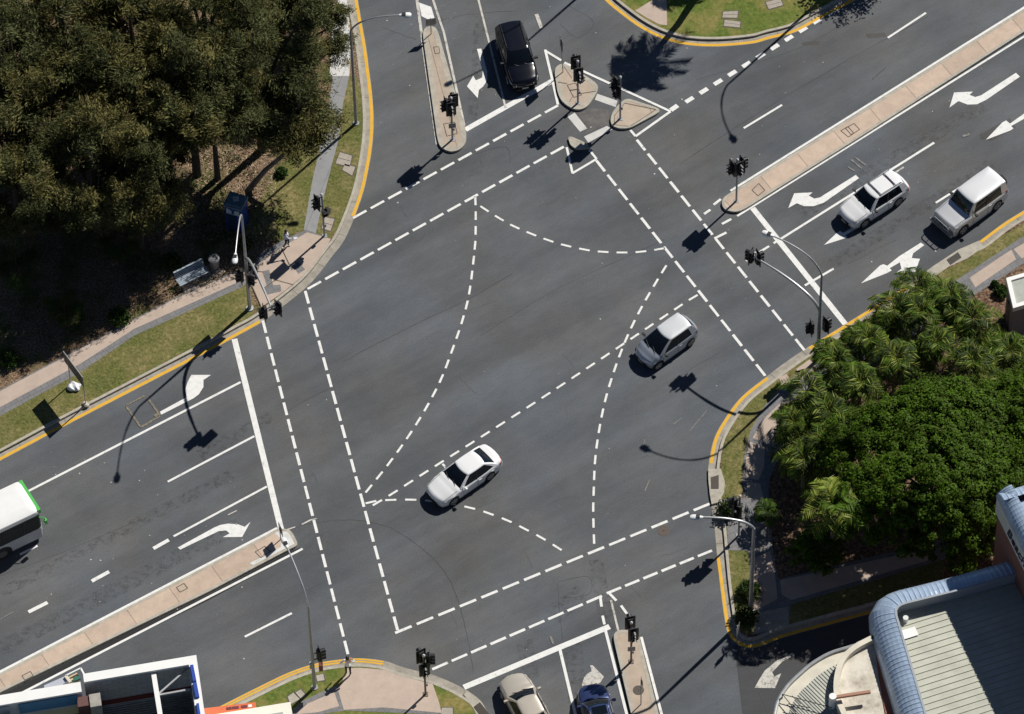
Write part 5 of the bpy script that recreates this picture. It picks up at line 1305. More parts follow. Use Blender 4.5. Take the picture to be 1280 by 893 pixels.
def palm(px, zc, nf, L, seed, label, leaf_l=.55, heads=1, mats=None, name='palm_tree', lean=(0, 0), group='palms behind the right kerb', up=.95, droop=1.3, pairs=22, base_px=None, wd=.05, trunk_r=.10, wpos=None):
    if wpos is not None: p = Vector(wpos)
    else: p = G(px[0], px[1], zc)
    p.z = Zg; root = empty(name, p, 0, label, 'palm', group)
    g = np.random.default_rng(seed + 500); mats = mats or [PALML, PALMY, PALMD]
    for h_ in range(heads):
        off = np.array([0, 0, zc]) if h_ == 0 else np.array([g.uniform(-1, 1) * .9, g.uniform(-1, 1) * .9, zc * g.uniform(.6, .95)])
        off[0] += lean[0]; off[1] += lean[1]
        mb = MB(); q0 = Vector((off[0] * .3 * (h_ > 0), off[1] * .3 * (h_ > 0), 0)); mb.tube([q0, Vector((off[0] * .75, off[1] * .55, off[2] * .55)), Vector(off)], [trunk_r * 1.3, trunk_r, trunk_r * .8], 8); mb.build('trunk', BARK, root, smooth=True)
        v, q, mi, st = frond_set(nf, L * (1 if h_ == 0 else .85), seed + h_, leaf_l, pairs, up, droop, wd=wd)
        v = v + off; ob = link(bpy.data.objects.new('crown', fast_mesh('crown', v, q, mats, mi)), root)
        st.v = [tuple(np.array(a) + off) for a in st.v]; st.build('stems', mats[1], ob)
    return root
pl = [((1187, 372), 3.6, 'palm at the top of the cluster nearest the drain grate'), ((1150, 392), 3.4, 'palm second from the drain grate along the kerb'), ((1118, 388), 3.0, 'palm leaning over the kerb below the turn arrow'),
      ((1085, 425), 3.4, 'palm overhanging the yellow kerb line in the middle of the row'), ((1045, 455), 3.2, 'palm behind the signal mast base'), ((1008, 492), 3.0, 'palm over the pink path below the signal mast'),
      ((992, 530), 2.8, 'palm shading the curved footpath'), ((1005, 575), 2.8, 'palm at the lower left tip of the palm row'), ((1215, 400), 3.2, 'palm in the second row near the mulch bed'),
      ((1170, 430), 3.8, 'tall palm in the second row of the cluster'), ((1120, 450), 3.8, 'tall palm in the middle of the cluster'), ((1075, 480), 3.6, 'palm between the fig tree and the signal mast'),
      ((1035, 515), 3.4, 'palm against the left flank of the fig tree'), ((1215, 452), 3.8, 'palm against the top of the fig tree'), ((1262, 440), 3.0, 'yellowish palm below the small flat-roofed building'),
      ((1255, 485), 3.6, 'palm at the right edge against the fig tree'), ((1030, 555), 3.2, 'palm low on the left flank of the fig tree'), ((1145, 360), 2.4, 'small palm at the kerb below the drain grate')]
for k, (pp, z, lb) in enumerate(pl):
    palm(pp, z, 17, 1.75 + .25 * (k % 3), 30 + k * 5, lb, heads=1 + (k % 3 != 1) + (k % 4 == 0), leaf_l=.66, pairs=20, wd=.055, droop=1.7, up=1.3)
palm((1042, 634), 6.2, 30, 2.3, 200, 'bright spiky pandanus standing in front of the fig tree', leaf_l=.7, mats=[PALMY, PALML, PALML], name='pandanus', up=1.25, pairs=12, wd=.09, group=None)
palm((958, 640), 1.4, 14, 1.0, 210, 'low dark palm beside the shaded footpath', mats=[PALMD, PALMD, PALML], leaf_l=.4)
# palms outside the top edge whose shadows fall on the road and lawn
def from_shadow(spx, h): p = G(*spx); return (p.x + h * .69, p.y + h * .725, 0)
wp = from_shadow((806, 80), 7.6); b = G(884, -24)
palm(None, 7.6, 42, 2.5, 300, 'tall palm beyond the top edge casting the round shadow on the slip lane', wpos=b, lean=(wp[0] - b.x, wp[1] - b.y), leaf_l=.7, pairs=30, wd=.06, up=1.3, droop=1.2, trunk_r=.2, group='palms on the top right lawn')
wp = from_shadow((846, -14), 7.4); palm(None, 7.4, 36, 2.2, 320, 'second tall palm beyond the top edge shading the pink ramp', wpos=wp, leaf_l=.7, pairs=28, wd=.06, up=1.3, trunk_r=.2, group='palms on the top right lawn')
p = from_shadow((1042, 2), 4.2); loose_tree('young_tree', 'young tree beyond the top edge casting dappled shade on the kerb', 'tree', Vector((p[0] , p[1], Zg)), 5.2, 1.6, 55, [SHRUB], nleaf=120, csz=.5, ll=.22, lw=.1)
# ------------------------------------------------------------------ buildings
BRICK = mat('brick_red', (0.30, 0.115, 0.075), .85, var=.2, scale=3)
def brick_wall_mat(name, c1, c2, mort, bw=.30, bh=.10):
    m, n, l, b = newmat(name); b.inputs['Roughness'].default_value = .85
    tc = n.new('ShaderNodeTexCoord'); br = n.new('ShaderNodeTexBrick'); br.inputs['Scale'].default_value = 1
    br.inputs['Brick Width'].default_value = bw; br.inputs['Row Height'].default_value = bh; br.inputs['Mortar Size'].default_value = .012
    br.inputs['Color1'].default_value = (*c1, 1); br.inputs['Color2'].default_value = (*c2, 1); br.inputs['Mortar'].default_value = (*mort, 1)
    mp = n.new('ShaderNodeMapping'); mp.inputs['Rotation'].default_value = (R(90), 0, 0)
    l.new(tc.outputs['Object'], mp.inputs['Vector']); l.new(mp.outputs[0], br.inputs['Vector']); l.new(br.outputs['Color'], b.inputs['Base Color']); return m
BRICKW = brick_wall_mat('brick_wall', (.30, .12, .08), (.24, .09, .06), (.18, .12, .1))
GBRICK = brick_wall_mat('grey_block', (.5, .5, .51), (.40, .40, .41), (.2, .2, .2), .6, .22)
CORR = mat('corrugated_blue', (0.36, 0.46, 0.60), .32, .2, var=.15, scale=1.5)
CREAM = mat('roof_cream', (0.44, 0.45, 0.385), .55, var=.16, scale=.8)
CREAMW = mat('render_cream', (0.62, 0.58, 0.48), .8, var=.12, scale=1.5, bump=.1)
RENDW = mat('render_white', (0.80, 0.80, 0.78), .7, var=.05, scale=1.0)
TERR = ramp_mat('terrace_floor', [(.30, .27, .23), (.52, .48, .40), (.66, .62, .54), (.70, .66, .58)], .9, bump=.1)
DARKIN = mat('dark_interior', (0.08, 0.08, 0.085), .7, var=.3, scale=1)
E1, E2 = Vector((.948, .319)), Vector((.319, -.948))
def resample(pl, step):
    out = [pl[0]]; 
    for a, b in zip(pl[:-1], pl[1:]):
        L = (b - a).length; k = max(1, round(L / step)); out += [a.lerp(b, (i + 1) / k) for i in range(k)]
    return out
def capping(path, side, w, rise, z0, mode, name, parent, period=.27):
    """corrugated curved capping swept along a path; side = +1 left / -1 right"""
    pl = resample(path, .055); acc = 0; rows = []; N = 9
    offs = [offset(pl, side * w * (math.sin(math.pi / 2 * k / (N - 1)) if mode == 'out' else 1 - math.cos(math.pi / 2 * k / (N - 1)))) for k in range(N)]
    for k in range(N):
        acc = 0; row = []
        for i, p in enumerate(offs[k]):
            if i: acc += (pl[i] - pl[i - 1]).length
            rib = .038 * max(0, math.cos(2 * math.pi * acc / period)) ** 4
            th = math.pi / 2 * k / (N - 1); z = z0 - rise * (1 - math.cos(th)) if mode == 'out' else z0 + rise * math.sin(th)
            row.append((p.x, p.y, z + rib))
        rows.append(row)
    mb = MB(); n = len(pl); vs = [v for r in rows for v in r]
    mb.add(vs, [(k * n + i, k * n + i + 1, (k + 1) * n + i + 1, (k + 1) * n + i) for k in range(N - 1) for i in range(n - 1)])
    return mb.build(name, CORR, parent)
def inv(o): return o
# --- lower wing at the lower right
root = empty('restaurant_building', G(1200, 960, 0), 0, 'building with curved blue corrugated parapet and cream ribbed roof in the lower right corner', 'building')
def chld(o): o.parent = root; o.matrix_parent_inverse = Matrix.Translation(-root.location); return o
inner_px = smooth_px([(1420, 663), (1267, 717.5), (1191, 738.7), (1133, 753)], 1) + [(1126, 755.5), (1121.5, 758.5), (1119, 763)] + smooth_px([(1119.5, 770), (1156, 893), (1190, 1010)], 1)
inner = W(inner_px, 9.0)
chld(capping(inner, -1, 1.35, 1.15, 9.0, 'out', 'parapet', None))
mb = MB(); mb.band(offset(inner, .02), inner, 8.0, 9.0); mb.band(offset(inner, .10), offset(inner, -.02), 8.96, 9.03); chld(mb.build('parapet_lining', mat('lining_grey', (.30, .33, .37), .6)))
bot = W([(1190, 1010), (1420, 1010)], 8.1)
rp = [p for p in inner] + bot
mb = MB(); mb.prism(ccw(rp), None, 8.1); chld(mb.build('roof', CREAM)); rf = root.children[-1]
mb = MB(); o0 = W([(1119, 770)], 8.1)[0]
for k in range(-3, 40):
    a = o0 + E2 * (.38 * k) - E1 * 2; b = a + E1 * 16
    # clip by inner polygon edge on the left
    t0 = None
    for t in range(0, 160):
        q = a + E1 * (t * .1)
        ins = False; n_ = len(rp)
        for i in range(n_):
            p1, p2 = rp[i], rp[(i + 1) % n_]
            if (p1.y > q.y) != (p2.y > q.y) and q.x < (p2.x - p1.x) * (q.y - p1.y) / (p2.y - p1.y) + p1.x: ins = not ins
        if ins: t0 = q; break
    if t0 is not None: mb.bar((*(t0 + E1 * .12), 8.125), (*(t0 + E1 * 13), 8.12), .04, .035)
o = mb.build('roof_ribs', mat('rib_cream', (.44, .44, .34), .5), None); chld(o)
o['kind'] = 'stuff'; 
wall_out = offset(inner, -.75)
mb = MB(); mb.prism(ccw(wall_out + bot), 0, 7.95); chld(mb.build('wall', BRICKW))
mb = MB(); mb.band(offset(inner, -1.36), offset(inner, -.70), 7.78, 7.86); chld(mb.build('soffit', CREAMW))
# windows and frames in the brick wall facing the terrace
ww = W([(1119.5, 790), (1156, 900)], 9.0); dv = (ww[1] - ww[0]).normalized(); nv = Vector((dv.y, -dv.x)); nv = -nv if nv.x > 0 else nv
for k in range(3):
    c = ww[0] + dv * (1.2 + 2.0 * k) + nv * .78
    mb = MB(); mb.box((c.x, c.y, 6.4), (1.3, .06, 1.6), rz=math.atan2(dv.y, dv.x)); o = chld(mb.build('window', GLASS))
# small vent and light fittings on the roof
for px, s_ in (((1269, 722), .22), ((1132, 774), .3)):
    p = G(*px, 8.3); mb = MB(); mb.tube([p - Vector((0, 0, .2)), p + Vector((0, 0, .15))], s_ * .5, 10); chld(mb.build('roof_vent', M['cap'], None, smooth=True))
p = G(1136, 792, 8.15); mb = MB(); mb.box((*p.to_2d(), 8.17), (.9, .55, .03), rz=.32); chld(mb.build('roof_patch', RENDW))
# terrace and curved awning roof
aw = smooth_px([(1085, 803), (1062, 810), (1037, 818), (1015, 830.6), (998.6, 844.4), (984.8, 858), (973.8, 874.7), (968.3, 893), (964, 930), (966, 975)], 5)
ZA, ZT, ZF = 7.42, 8.12, 7.72
awl = W(aw, ZA); te = smooth_px([(1093, 793), (1089.5, 794), (1067.5, 805.8), (1053.7, 818), (1046, 832), (1042, 852.7), (1043.5, 872), (1052, 893), (1066, 925), (1085, 960)], 5)
tel = W(te, ZT); tin = offset(tel, .30)
mb = MB(); mb.tube([(p.x, p.y, ZA + .06) for p in awl], .11, 8); chld(mb.build('gutter', M['grey_paint'], None, smooth=True))
poly = awl + list(reversed(W(te, ZA)))
mb = MB(); mb.prism(ccw(poly), ZA - .25, ZA); chld(mb.build('awning_roof', CREAMW))
ril = offset(awl, .75)
c0 = W([(1075, 905)], 4.6)[0]
mb = MB(); mb.prism(ccw(ril[2:-2] + list(reversed(W(te[6:], ZA)))), ZA - .01, ZA + .03); chld(mb.build('awning_sheet', CREAM))
rr_ = resample(ril, .40)
dr = Vector((.62, -.78))
for a in rr_[3:-1]:
    mb = MB(); mb.bar((a.x, a.y, ZA + .05), (*(a + dr * 5.0), ZA + .045), .028, .02); o = chld(mb.build('awning_rib', M['sign_back']))
mb = MB(); mb.band(tel, tin, ZA - .4, ZT); chld(mb.build('terrace_wall', CREAMW))
mb = MB(); mb.prism(ccw(tin + W([(1120, 960), (1112, 893), (1100, 820), (1100, 795)], ZF)), ZF - .2, ZF); chld(mb.build('terrace_floor', TERR))
p = G(1041, 871, 8.45); mb = MB(); mb.tube([(p.x, p.y, 0), (p.x, p.y, 8.5)], .20, 14); chld(mb.build('column', RENDW, None, smooth=True))
mb = MB(); mb.bar(G(1043, 872, 8.4), G(1088, 865, 8.4), .16, .16); chld(mb.build('beam', mat('beam_brown', (.35, .17, .11), .6)))
# thin steel frame standing on the awning
for a, b in (((978, 868), (1040, 885)), ((978, 868), (1008, 905)), ((985, 880), (1013, 885)), ((990, 870), (1001, 880))):
    mb = MB(); mb.bar(G(*a, ZA + .4), G(*b, ZA + .4), .035, .035); chld(mb.build('frame_bar', M['black']))
mb = MB(); q = G(978, 868, ZA + .4); mb.tube([(q.x, q.y, ZA), tuple(q)], .03, 6); chld(mb.build('frame_post', M['black']))
mb = MB(); mb.prism(ccw(W([(1092, 797), (1100, 800), (1110, 830), (1128, 893), (1134, 920), (1112, 920), (1098, 845)], 7.78)), 7.5, 7.78); chld(mb.build('brick_ledge', BRICK))
p = G(1093, 789, 7.9); mb = MB(); mb.tube([(p.x, p.y, 7.4), (p.x, p.y, 8.1)], .16, 10); chld(mb.build('downpipe_head', M['grey_paint'], None, smooth=True))

# --- tall brick block with a lettered fascia
T = W([(1249, 622)], 12.4)[0]
root2 = empty('brick_building', (T.x + 5, T.y - 4, 0), 0, 'tall red brick block with pale lettered fascia and blue capping at the right edge', 'building')
def ch2(o): o.parent = root2; o.matrix_parent_inverse = Matrix.Translation(-root2.location); return o
C0 = T; C1 = T + E2 * 18; C2 = C1 + E1 * 14; C3 = T + E1 * 14
mb = MB(); mb.prism(ccw([C0, C1, C2, C3]), 0, 12.2); ch2(mb.build('wall', BRICKW))
fa = MB(); fp = [C3, C0, C1]; fa.band(offset(fp, .02), offset(fp, -.10), 10.9, 12.35); ch2(fa.build('fascia', mat('fascia_pale', (.62, .60, .56), .6, var=.08)))
cp = resample([C3, C0 + E1 * .8] + [C0 + E1 * .25 + E2 * .05, C0 + E2 * .3 + E1 * .0, C0 + E2 * .8] + [C1], 2.0)
ch2(capping(offset([C3, C0, C1], -.14), 1, .85, .75, 12.4, 'in', 'capping', None))
mb = MB(); mb.prism(ccw([C0 + E1 * .8 + E2 * .8, C1 + E1 * .8, C2, C3 + E2 * .8]), 12.2, 12.75); ch2(mb.build('roof', CORR))
# lettering on the west face of the fascia, reading along the wall
tcu = bpy.data.curves.new('lettering', 'FONT'); tcu.body = 'Beach & Surf'; tcu.size = 1.05; tcu.extrude = .015; tcu.shear = .3; tcu.space_character = .95
to = bpy.data.objects.new('lettering', tcu); COL.objects.link(to)
nx = -E1; tx = Vector((E2.x, E2.y, 0)); tz = Vector((0, 0, 1)); tn = tx.cross(tz)
mw = Matrix((tx, tz, tn)).transposed().to_4x4(); mw.translation = Vector((*(C0 + E2 * 1.5 - E1 * .13), 11.25))
dg_ = bpy.context.evaluated_depsgraph_get(); tm_ = bpy.data.meshes.new_from_object(to.evaluated_get(dg_)); bpy.data.objects.remove(to); to = bpy.data.objects.new('lettering', tm_); COL.objects.link(to); to.data.materials.clear()
to.data.materials.append(mat('letter_dark', (.02, .03, .08), .5)); to.matrix_world = mw
to.parent = root2; to.matrix_parent_inverse = Matrix.Translation(-root2.location)
for k in range(3):
    c = C0 + E2 * (3 + 4 * k) - E1 * .01
    mb = MB(); mb.box((c.x, c.y, 5.5), (1.4, .10, 1.6), rz=math.atan2(E2.y, E2.x)); ch2(mb.build('window', GLASS))

# --- small flat-roofed building at the right edge
zt = 3.3; a = W([(1260, 351)], zt)[0]
e = Vector((math.cos(R(18)), math.sin(R(18)))); f = Vector((e.y, -e.x))
rootS = empty('small_building', (a.x + 2, a.y - 1, Zg), 0, 'small flat concrete-roofed building with white edge at the right side of the frame', 'building')
def ch3(o): o.parent = rootS; o.matrix_parent_inverse = Matrix.Translation(-rootS.location); return o
q = W([(1268, 385)], zt)[0]
fd = (q - a); poly = [a, q, q + e * 5, a + e * 5]
mb = MB(); mb.prism(ccw(poly), Zg, zt - .1); ch3(mb.build('wall', mat('wall_grey', (.22, .21, .21), .8, var=.15)))
mb = MB(); mb.prism(offset(ccw(poly), -.06, closed=True), zt - .12, zt + .06); ch3(mb.build('roof', mat('roof_concrete', (.38, .40, .36), .8, var=.12)))
mb = MB(); mb.band(offset(ccw(poly), -.10, closed=True), offset(ccw(poly), .14, closed=True), zt - .2, zt + .16, closed=True); ch3(mb.build('roof_edge', RENDW))
mid = a.lerp(q, .5); mb = MB(); mb.box((mid.x, mid.y, 1.2), (.06, .8, 2.0), rz=math.atan2(e.y, e.x)); ch3(mb.build('door', DARKIN))

# --- parapet building at the lower left
zb_ = 9.0
oc = W([(245.3, 818.9)], zb_)[0]; ol = W([(103.7, 842.6)], zb_)[0]; ob_ = W([(256, 893)], zb_)[0]; ob2 = oc + (ob_ - oc).normalized() * 14
dN = (ol - oc).normalized(); dS = (ob2 - oc).normalized()
sl = W([(100.5, 852.4)], zb_)[0]; sl2 = sl + dN * 14
rootL = empty('parapet_building', (oc.x - 4, oc.y - 4, 0), 0, 'flat building with white parapet round a dark open roof well in the lower left corner', 'building')
def ch4(o): o.parent = rootL; o.matrix_parent_inverse = Matrix.Translation(-rootL.location); return o
tw = .46
# outer walls as slabs
def slab(a, b, inn, t, z0, z1, m_, name):
    n_ = inn.normalized() * t; mb = MB(); mb.prism(ccw([a, b, b + n_, a + n_]), z0, z1); return ch4(mb.build(name, m_))
slab(ol, oc, dS, tw, 0, zb_ - .15, GBRICK, 'wall'); slab(oc + dS * tw, ob2, dN, tw, 0, zb_ - .15, RENDW, 'wall')
slab(sl2, sl, dS, tw, 0, zb_ - .15, RENDW, 'wall')
slab(ol - dN * .0, oc, dS, tw + .06, zb_ - .15, zb_, RENDW, 'coping'); slab(oc + dS * (tw + .06), ob2, dN, tw, zb_ - .15, zb_ + .0, RENDW, 'coping')
slab(sl2, sl, dS, .62, zb_ - .15, zb_ - .002, RENDW, 'coping')
i0 = ol + dS * (tw + .0); 
# well: inner faces and floor
mb = MB(); mb.prism(ccw([i0 - dN * 0, oc + dS * tw + dN * tw, ob2 + dN * tw, ob2 + dN * 6.6]), 3.0, 3.1); ch4(mb.build('well_floor', DARKIN))
for z0, z1, m_, nm in ((6.35, 6.75, mat('red_band', (.16, .03, .03), .6), 'wall_band'), (3.2, 6.2, mat('louvre_grey', (.34, .34, .35), .5, var=.3, scale=3), 'louvre_panel')):
    slab(ol + dS * (tw + .002), oc + dS * (tw + .002) + dN * tw, dS, .05, z0, z1, m_, nm)
for k in range(13):
    z = 3.4 + k * .22; slab(ol + dS * (tw + .05), oc + dS * (tw + .05) + dN * (tw + .1), dS, .05, z, z + .05, M['sign_back'], 'louvre_blade')
def seg3(a, b, z, wd, ht, m_, nm):
    A, B = G(*a, z), G(*b, z); mb = MB(); mb.bar(A, B, wd, ht); return ch4(mb.build(nm, m_))
seg3((192, 842), (202, 905), 8.7, .26, .2, RENDW, 'roof_beam'); seg3((194, 870), (238, 862), 8.5, .10, .1, M['steel'], 'tie_rod'); seg3((197, 869), (236, 835), 8.5, .10, .1, M['steel'], 'tie_rod')
seg3((239.5, 832), (243.5, 852), 9.06, .18, .14, M['blue_sign'], 'blue_panel'); seg3((243.5, 854), (247, 872), 9.06, .2, .14, M['blue_sign'], 'blue_panel'); seg3((247, 880), (250, 900), 9.06, .14, .12, M['blue_sign'], 'blue_panel')
# left wing
blueface = mat('blue_face', (.07, .22, .36), .5, var=.12)
n0 = sl + dS * .62; slab(n0 + dN * 3.4, n0 + dN * .25, dS, .05, 7.9, 8.82, blueface, 'blue_fascia'); slab(n0 + dN * 12, n0 + dN * 3.9, dS, .05, 7.9, 8.82, mat('pale_face', (.42, .44, .46), .6), 'pale_fascia')
slab(n0 + dN * .3, n0 - dN * .4, dS, .6, 6.5, 8.5, mat('maroon', (.12, .05, .045), .7), 'maroon_pier'); slab(n0 - dN * .35, n0 - dN * .95, dS * 1, .8, 3, 8.6, mat('pier_concrete', (.33, .31, .28), .8, var=.2), 'concrete_pier')
q0 = n0 + dS * .3; mb = MB(); mb.prism(ccw([q0 + dN * 12, q0 + dN * .3, q0 + dN * .3 + dS * 8, q0 + dN * 12 + dS * 8]), 7.3, 7.4); ch4(mb.build('lower_roof', mat('lower_roof', (.28, .29, .31), .5, var=.1)))
for k in range(14):
    s0 = q0 + dS * (.15 + k * .16); mb = MB(); mb.bar((*(s0 + dN * .5), 7.45), (*(s0 + dN * 4.5), 7.45), .06, .08); ch4(mb.build('roof_batten', M['black'] if k % 2 else M['cap']))
slab(q0 + dN * 4.3, q0 + dN * 3.9, dS, 3, 7.3, 8.4, M['sign_back'], 'duct')
# rooftop sign behind the parapet
rb = empty('rooftop_sign', (*W([(80, 858)], 8.0)[0], 8.0), 0, 'pale rooftop sign board with a white frame behind the lower left parapet', 'sign')
def ch5(o): o.parent = rb; o.matrix_parent_inverse = Matrix.Translation(-rb.location); return o
def seg5(a, b, z, wd, ht, m_, nm): mb = MB(); mb.bar(G(*a, z), G(*b, z), wd, ht); return ch5(mb.build(nm, m_))
mb = MB(); mb.prism(ccw(W([(55, 857), (83, 844.5), (86, 850), (70, 862), (56, 862)], 8.7)), 8.55, 8.7); ch5(mb.build('board', mat('board_grey', (.42, .44, .5), .5, var=.08)))
seg5((82, 845), (101, 835.5), 8.8, .07, .08, RENDW, 'frame'); seg5((101, 835.5), (105, 843), 8.8, .09, .08, RENDW, 'frame'); seg5((82, 845), (88, 853), 8.8, .16, .08, CREAMW, 'frame')
mb = MB(); mb.prism(ccw(W([(84, 847), (96, 841), (99, 846), (92, 853), (88, 853)], 8.5)), 8.1, 8.5); ch5(mb.build('box', mat('box_beige', (.55, .42, .25), .6)))
seg5((92, 850), (100, 847), 8.6, .22, .1, mat('green_pipe', (.03, .14, .10), .4), 'pipe')
# --- low white roof with a red fascia strip next to it
zr_ = 6.5; p1, p2, p3 = W([(318, 886), (363, 878.6), (365.5, 893)], zr_)
rw_ = empty('white_roof_building', (p2.x - 2, p2.y - 3, 0), 0, 'low building with a flat cream white roof and orange-red fascia strip at the bottom edge', 'building')
def ch6(o): o.parent = rw_; o.matrix_parent_inverse = Matrix.Translation(-rw_.location); return o
dd = (p3 - p2).normalized(); ee = (p1 - p2).normalized(); base = [p2, p2 + dd * 8, p2 + dd * 8 + ee * 7, p2 + ee * 7]
mb = MB(); mb.prism(ccw(base), 0, zr_); ch6(mb.build('wall', CREAMW))
mb = MB(); mb.prism(ccw(base), zr_ + .002, zr_ + .08); ch6(mb.build('roof', mat('roof_white', (.78, .76, .66), .7, var=.04)))
mb = MB(); mb.prism(ccw([b_ + (dd * .5 - ee * -.5) for b_ in (p2 + dd * .2, p2 + dd * 4, p2 + dd * 4 + ee * 1.2, p2 + dd * .2 + ee * 1.2)]), zr_ + .08, zr_ + .35); ch6(mb.build('skylight', mat('skylight_grey', (.4, .41, .38), .3)))
r1, r2 = W([(252, 886), (319.5, 877.8)], 6.3); dr_ = (r2 - r1).normalized(); nr_ = Vector((dr_.y, -dr_.x))
mb = MB(); mb.prism(ccw([r1, r2, r2 + nr_ * .36, r1 + nr_ * .5]), 5.4, 6.3); fs_ = ch6(mb.build('fascia_strip', mat('fascia_red', (.62, .14, .05), .5, var=.1)))
for t, w_, c_ in ((.50, .18, 'red_brown'), (.62, .22, 'red_brown'), (.78, .20, 'red_brown'), (.89, .12, 'white')):
    c = r1.lerp(r2, t) + nr_ * .2; mb = MB(); mb.box((c.x, c.y, 6.31), (w_ * 1.6, .16, .02), rz=math.atan2(dr_.y, dr_.x)); ch6(mb.build('fascia_mark', mat('mark_dark', (.14, .02, .03), .5) if c_ != 'white' else RENDW))

# ------------------------------------------------------------------ people
SKIN = mat('skin', (.42, .25, .17), .55); HAIR = mat('hair_black', (.012, .010, .009), .5)
def person(px, face, label, joints_mod, shirt, trousers, sleeves='long', hgt=1.7, shoes=None, z0=.134, hair_long=False):
    k = hgt / 1.75
    J = {'pelvis': (0, 0, .95), 'waist': (0, 0, 1.08), 'chest': (.01, 0, 1.30), 'neckb': (0, 0, 1.45), 'neck': (.01, 0, 1.52), 'head': (.03, 0, 1.62), 'crown': (.02, 0, 1.70),
         'lh': (0, .10, .90), 'lk': (.04, .11, .50), 'la': (0, .11, .09), 'lt': (.16, .12, .045), 'rh': (0, -.10, .90), 'rk': (.02, -.11, .50), 'ra': (-.02, -.11, .09), 'rt': (.14, -.12, .045),
         'ls': (0, .19, 1.41), 'le': (-.02, .25, 1.13), 'lw': (.06, .25, .88), 'lp': (.08, .25, .80), 'rs': (0, -.19, 1.41), 're': (-.02, -.25, 1.13), 'rw': (.06, -.25, .88), 'rp': (.08, -.25, .80)}
    J.update(joints_mod)
    Rr = {'pelvis': .145, 'waist': .125, 'chest': .155, 'neckb': .09, 'neck': .055, 'head': .092, 'crown': .075, 'lh': .095, 'lk': .062, 'la': .042, 'lt': .036, 'rh': .095, 'rk': .062, 'ra': .042, 'rt': .036,
          'ls': .068, 'le': .043, 'lw': .029, 'lp': .032, 'rs': .068, 're': .043, 'rw': .029, 'rp': .032}
    E = [('pelvis', 'waist'), ('waist', 'chest'), ('chest', 'neckb'), ('neckb', 'neck'), ('neck', 'head'), ('head', 'crown'), ('pelvis', 'lh'), ('lh', 'lk'), ('lk', 'la'), ('la', 'lt'), ('pelvis', 'rh'), ('rh', 'rk'), ('rk', 'ra'), ('ra', 'rt'),
         ('neckb', 'ls'), ('ls', 'le'), ('le', 'lw'), ('lw', 'lp'), ('neckb', 'rs'), ('rs', 're'), ('re', 'rw'), ('rw', 'rp')]
    for s_ in 'lr':     # fingers
        w_, p_ = Vector(J[s_ + 'w']), Vector(J[s_ + 'p']); d = (p_ - w_).normalized(); sd = d.cross(Vector((0, 0, 1)) if abs(d.z) < .8 else Vector((0, 1, 0))).normalized()
        for i, (o_, ln) in enumerate(((-.030, .062), (-.010, .078), (.011, .072), (.030, .055))):
            a = f'{s_}f{i}a'; b_ = f'{s_}f{i}b'; J[a] = tuple(p_ + sd * o_ + d * .035); J[b_] = tuple(p_ + sd * o_ * 1.2 + d * (.035 + ln) + Vector((0, 0, -.012)))
            Rr[a] = .010; Rr[b_] = .008; E += [(s_ + 'p', a), (a, b_)]
        a, b_ = s_ + 'ta', s_ + 'tb'; J[a] = tuple(w_.lerp(p_, .6) + sd * .045); J[b_] = tuple(p_ + sd * .065 + d * .02); Rr[a] = .012; Rr[b_] = .009; E += [(s_ + 'p', a), (a, b_)]
    names = list(J); idx = {n: i for i, n in enumerate(names)}
    me = bpy.data.meshes.new('person'); me.from_pydata([tuple(Vector(J[n]) * k) for n in names], [(idx[a], idx[b]) for a, b in E], []); 
    ob = bpy.data.objects.new('person_tmp', me); COL.objects.link(ob)
    md = ob.modifiers.new('skin', 'SKIN'); md.use_smooth_shade = True
    for i, n in enumerate(names):
        r = Rr[n] * k; sv = me.skin_vertices[0].data[i]
        sv.radius = (r * (1.25 if n in ('chest', 'waist', 'pelvis') else 1), r * (.85 if n in ('chest', 'waist', 'pelvis') else 1)); sv.use_root = (n == 'pelvis')
    sb = ob.modifiers.new('sub', 'SUBSURF'); sb.levels = sb.render_levels = 2
    dg = bpy.context.evaluated_depsgraph_get(); m2 = bpy.data.meshes.new_from_object(ob.evaluated_get(dg)); bpy.data.objects.remove(ob)
    m2.name = 'person'; m2.materials.clear()
    for mm in (SKIN, shirt, trousers, shoes or M['black']): m2.materials.append(mm)
    arms = [(Vector(J[s_ + 'w']) * k) for s_ in 'lr']; elb = [(Vector(J[s_ + 'e']) * k) for s_ in 'lr']
    for p in m2.polygons:
        c = p.center; mi = 1
        if c.z > 1.485 * k and all((c - e_).length > .15 for e_ in elb): mi = 0
        elif c.z < .10 * k: mi = 3
        elif c.z < .97 * k and math.hypot(c.x, c.y) < .26 * k + .3 * (c.z < .8) and min((c - w_).length for w_ in arms) > .13: mi = 2
        for w_, e_ in zip(arms, elb):
            fw = (w_ - e_); t = (c - e_).dot(fw) / fw.length_squared; dist = (c - e_ - fw * t).length
            if t > (.88 if sleeves == 'long' else .0) and (dist < .075 if t < 1 else (c - w_).length < .24): mi = 0
        p.material_index = mi; p.use_smooth = True
    o = bpy.data.objects.new('person', m2); COL.objects.link(o); o.location = G(*px, z0); o.rotation_euler = (0, 0, face)
    tag(o, label, 'person')
    # hair and face
    bm = bmesh.new(); bmesh.ops.create_uvsphere(bm, u_segments=16, v_segments=12, radius=.108 * k)
    h = Vector(J['head']) * k
    for v in bm.verts:
        v.co.x *= 1.05; v.co.z *= 1.12
        if v.co.x > .02 and v.co.z < .045: v.co.x = .02
        if v.co.z < -.06 and not hair_long: v.co.z = -.06
        v.co += h + Vector((-.012, 0, .035))
    hm = bpy.data.meshes.new('hair'); bm.to_mesh(hm); bm.free(); hm.materials.append(HAIR); link(bpy.data.objects.new('hair', hm), o)
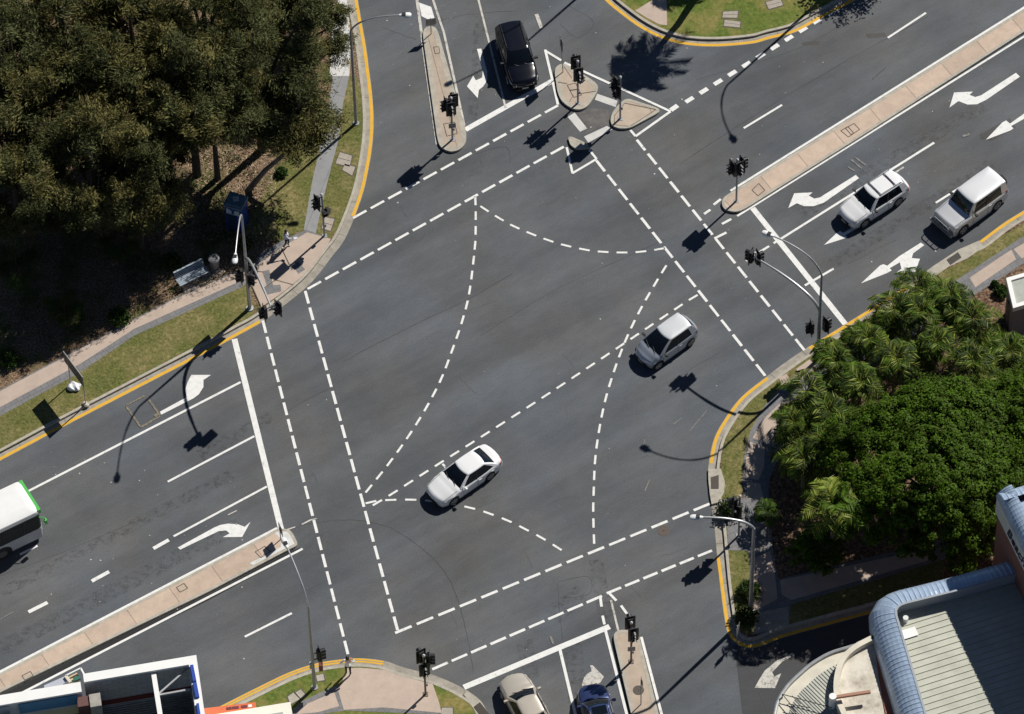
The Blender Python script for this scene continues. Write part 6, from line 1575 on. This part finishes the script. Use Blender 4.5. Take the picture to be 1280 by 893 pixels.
    mb = MB(); mb.tube([h + Vector((.085, 0, .02)), h + Vector((.115, 0, -.015)), h + Vector((.09, 0, -.03))], [.010, .016, .010], 6); mb.build('nose', SKIN, o, smooth=True)
    for y in (-.035, .035):
        mb = MB(); mb.disc(h + Vector((.096, y, .025)), (1, 0, 0), .011, 8); mb.build('eye', HAIR, o)
        mb = MB(); mb.box(h + Vector((.0, y * 2.9, .0)), (.05, .02, .06)); mb.build('ear', SKIN, o)
    mb = MB(); mb.box(h + Vector((.092, 0, -.055)), (.012, .045, .010)); mb.build('mouth', mat('lips', (.3, .12, .1), .5), o)
    return o
sh1 = mat('shirt_white', (.76, .78, .82), .8, var=.05); sh2 = mat('top_pale_blue', (.58, .62, .74), .8, var=.1); tr1 = mat('trousers_black', (.015, .015, .018), .8)
person((435.5, 843.5), R(80), 'person in white shirt and black trousers at the kerb, one arm raised to the head', {'re': (.10, -.40, 1.24), 'rw': (.10, -.26, 1.46), 'rp': (.09, -.18, 1.54), 'le': (-.10, .40, 1.20), 'lw': (.02, .36, 1.02), 'lp': (.08, .33, .98), 'lt': (.14, .16, .045)}, sh1, tr1, hgt=1.78)
person((358.6, 308.8), R(-8), 'person in a pale blue top on the pink paving, holding something out in front', {'re': (.18, -.22, 1.20), 'rw': (.42, -.16, 1.16), 'rp': (.50, -.14, 1.16), 'le': (-.12, .27, 1.20), 'lw': (.0, .22, 1.02), 'lp': (.05, .2, .97), 'lk': (.12, .1, .50), 'la': (.06, .1, .09), 'lt': (.22, .1, .05), 'rk': (-.02, -.1, .5), 'ra': (-.2, -.1, .12), 'rt': (-.06, -.11, .05)}, sh2, tr1, hgt=1.62, z0=Zg + .024, shoes=RENDW)
b = G(358.6, 308.8, Zg + .024); mb = MB(); mb.box((0, 0, 0), (.22, .16, .03)); o = mb.build('magazine', sh1); o.location = b + Vector((.58 * .92, -.20, 1.09)); o.rotation_euler = (0, R(-15), R(-8)); tag(o, 'small pale pamphlet held by the person on the pink paving', 'pamphlet')
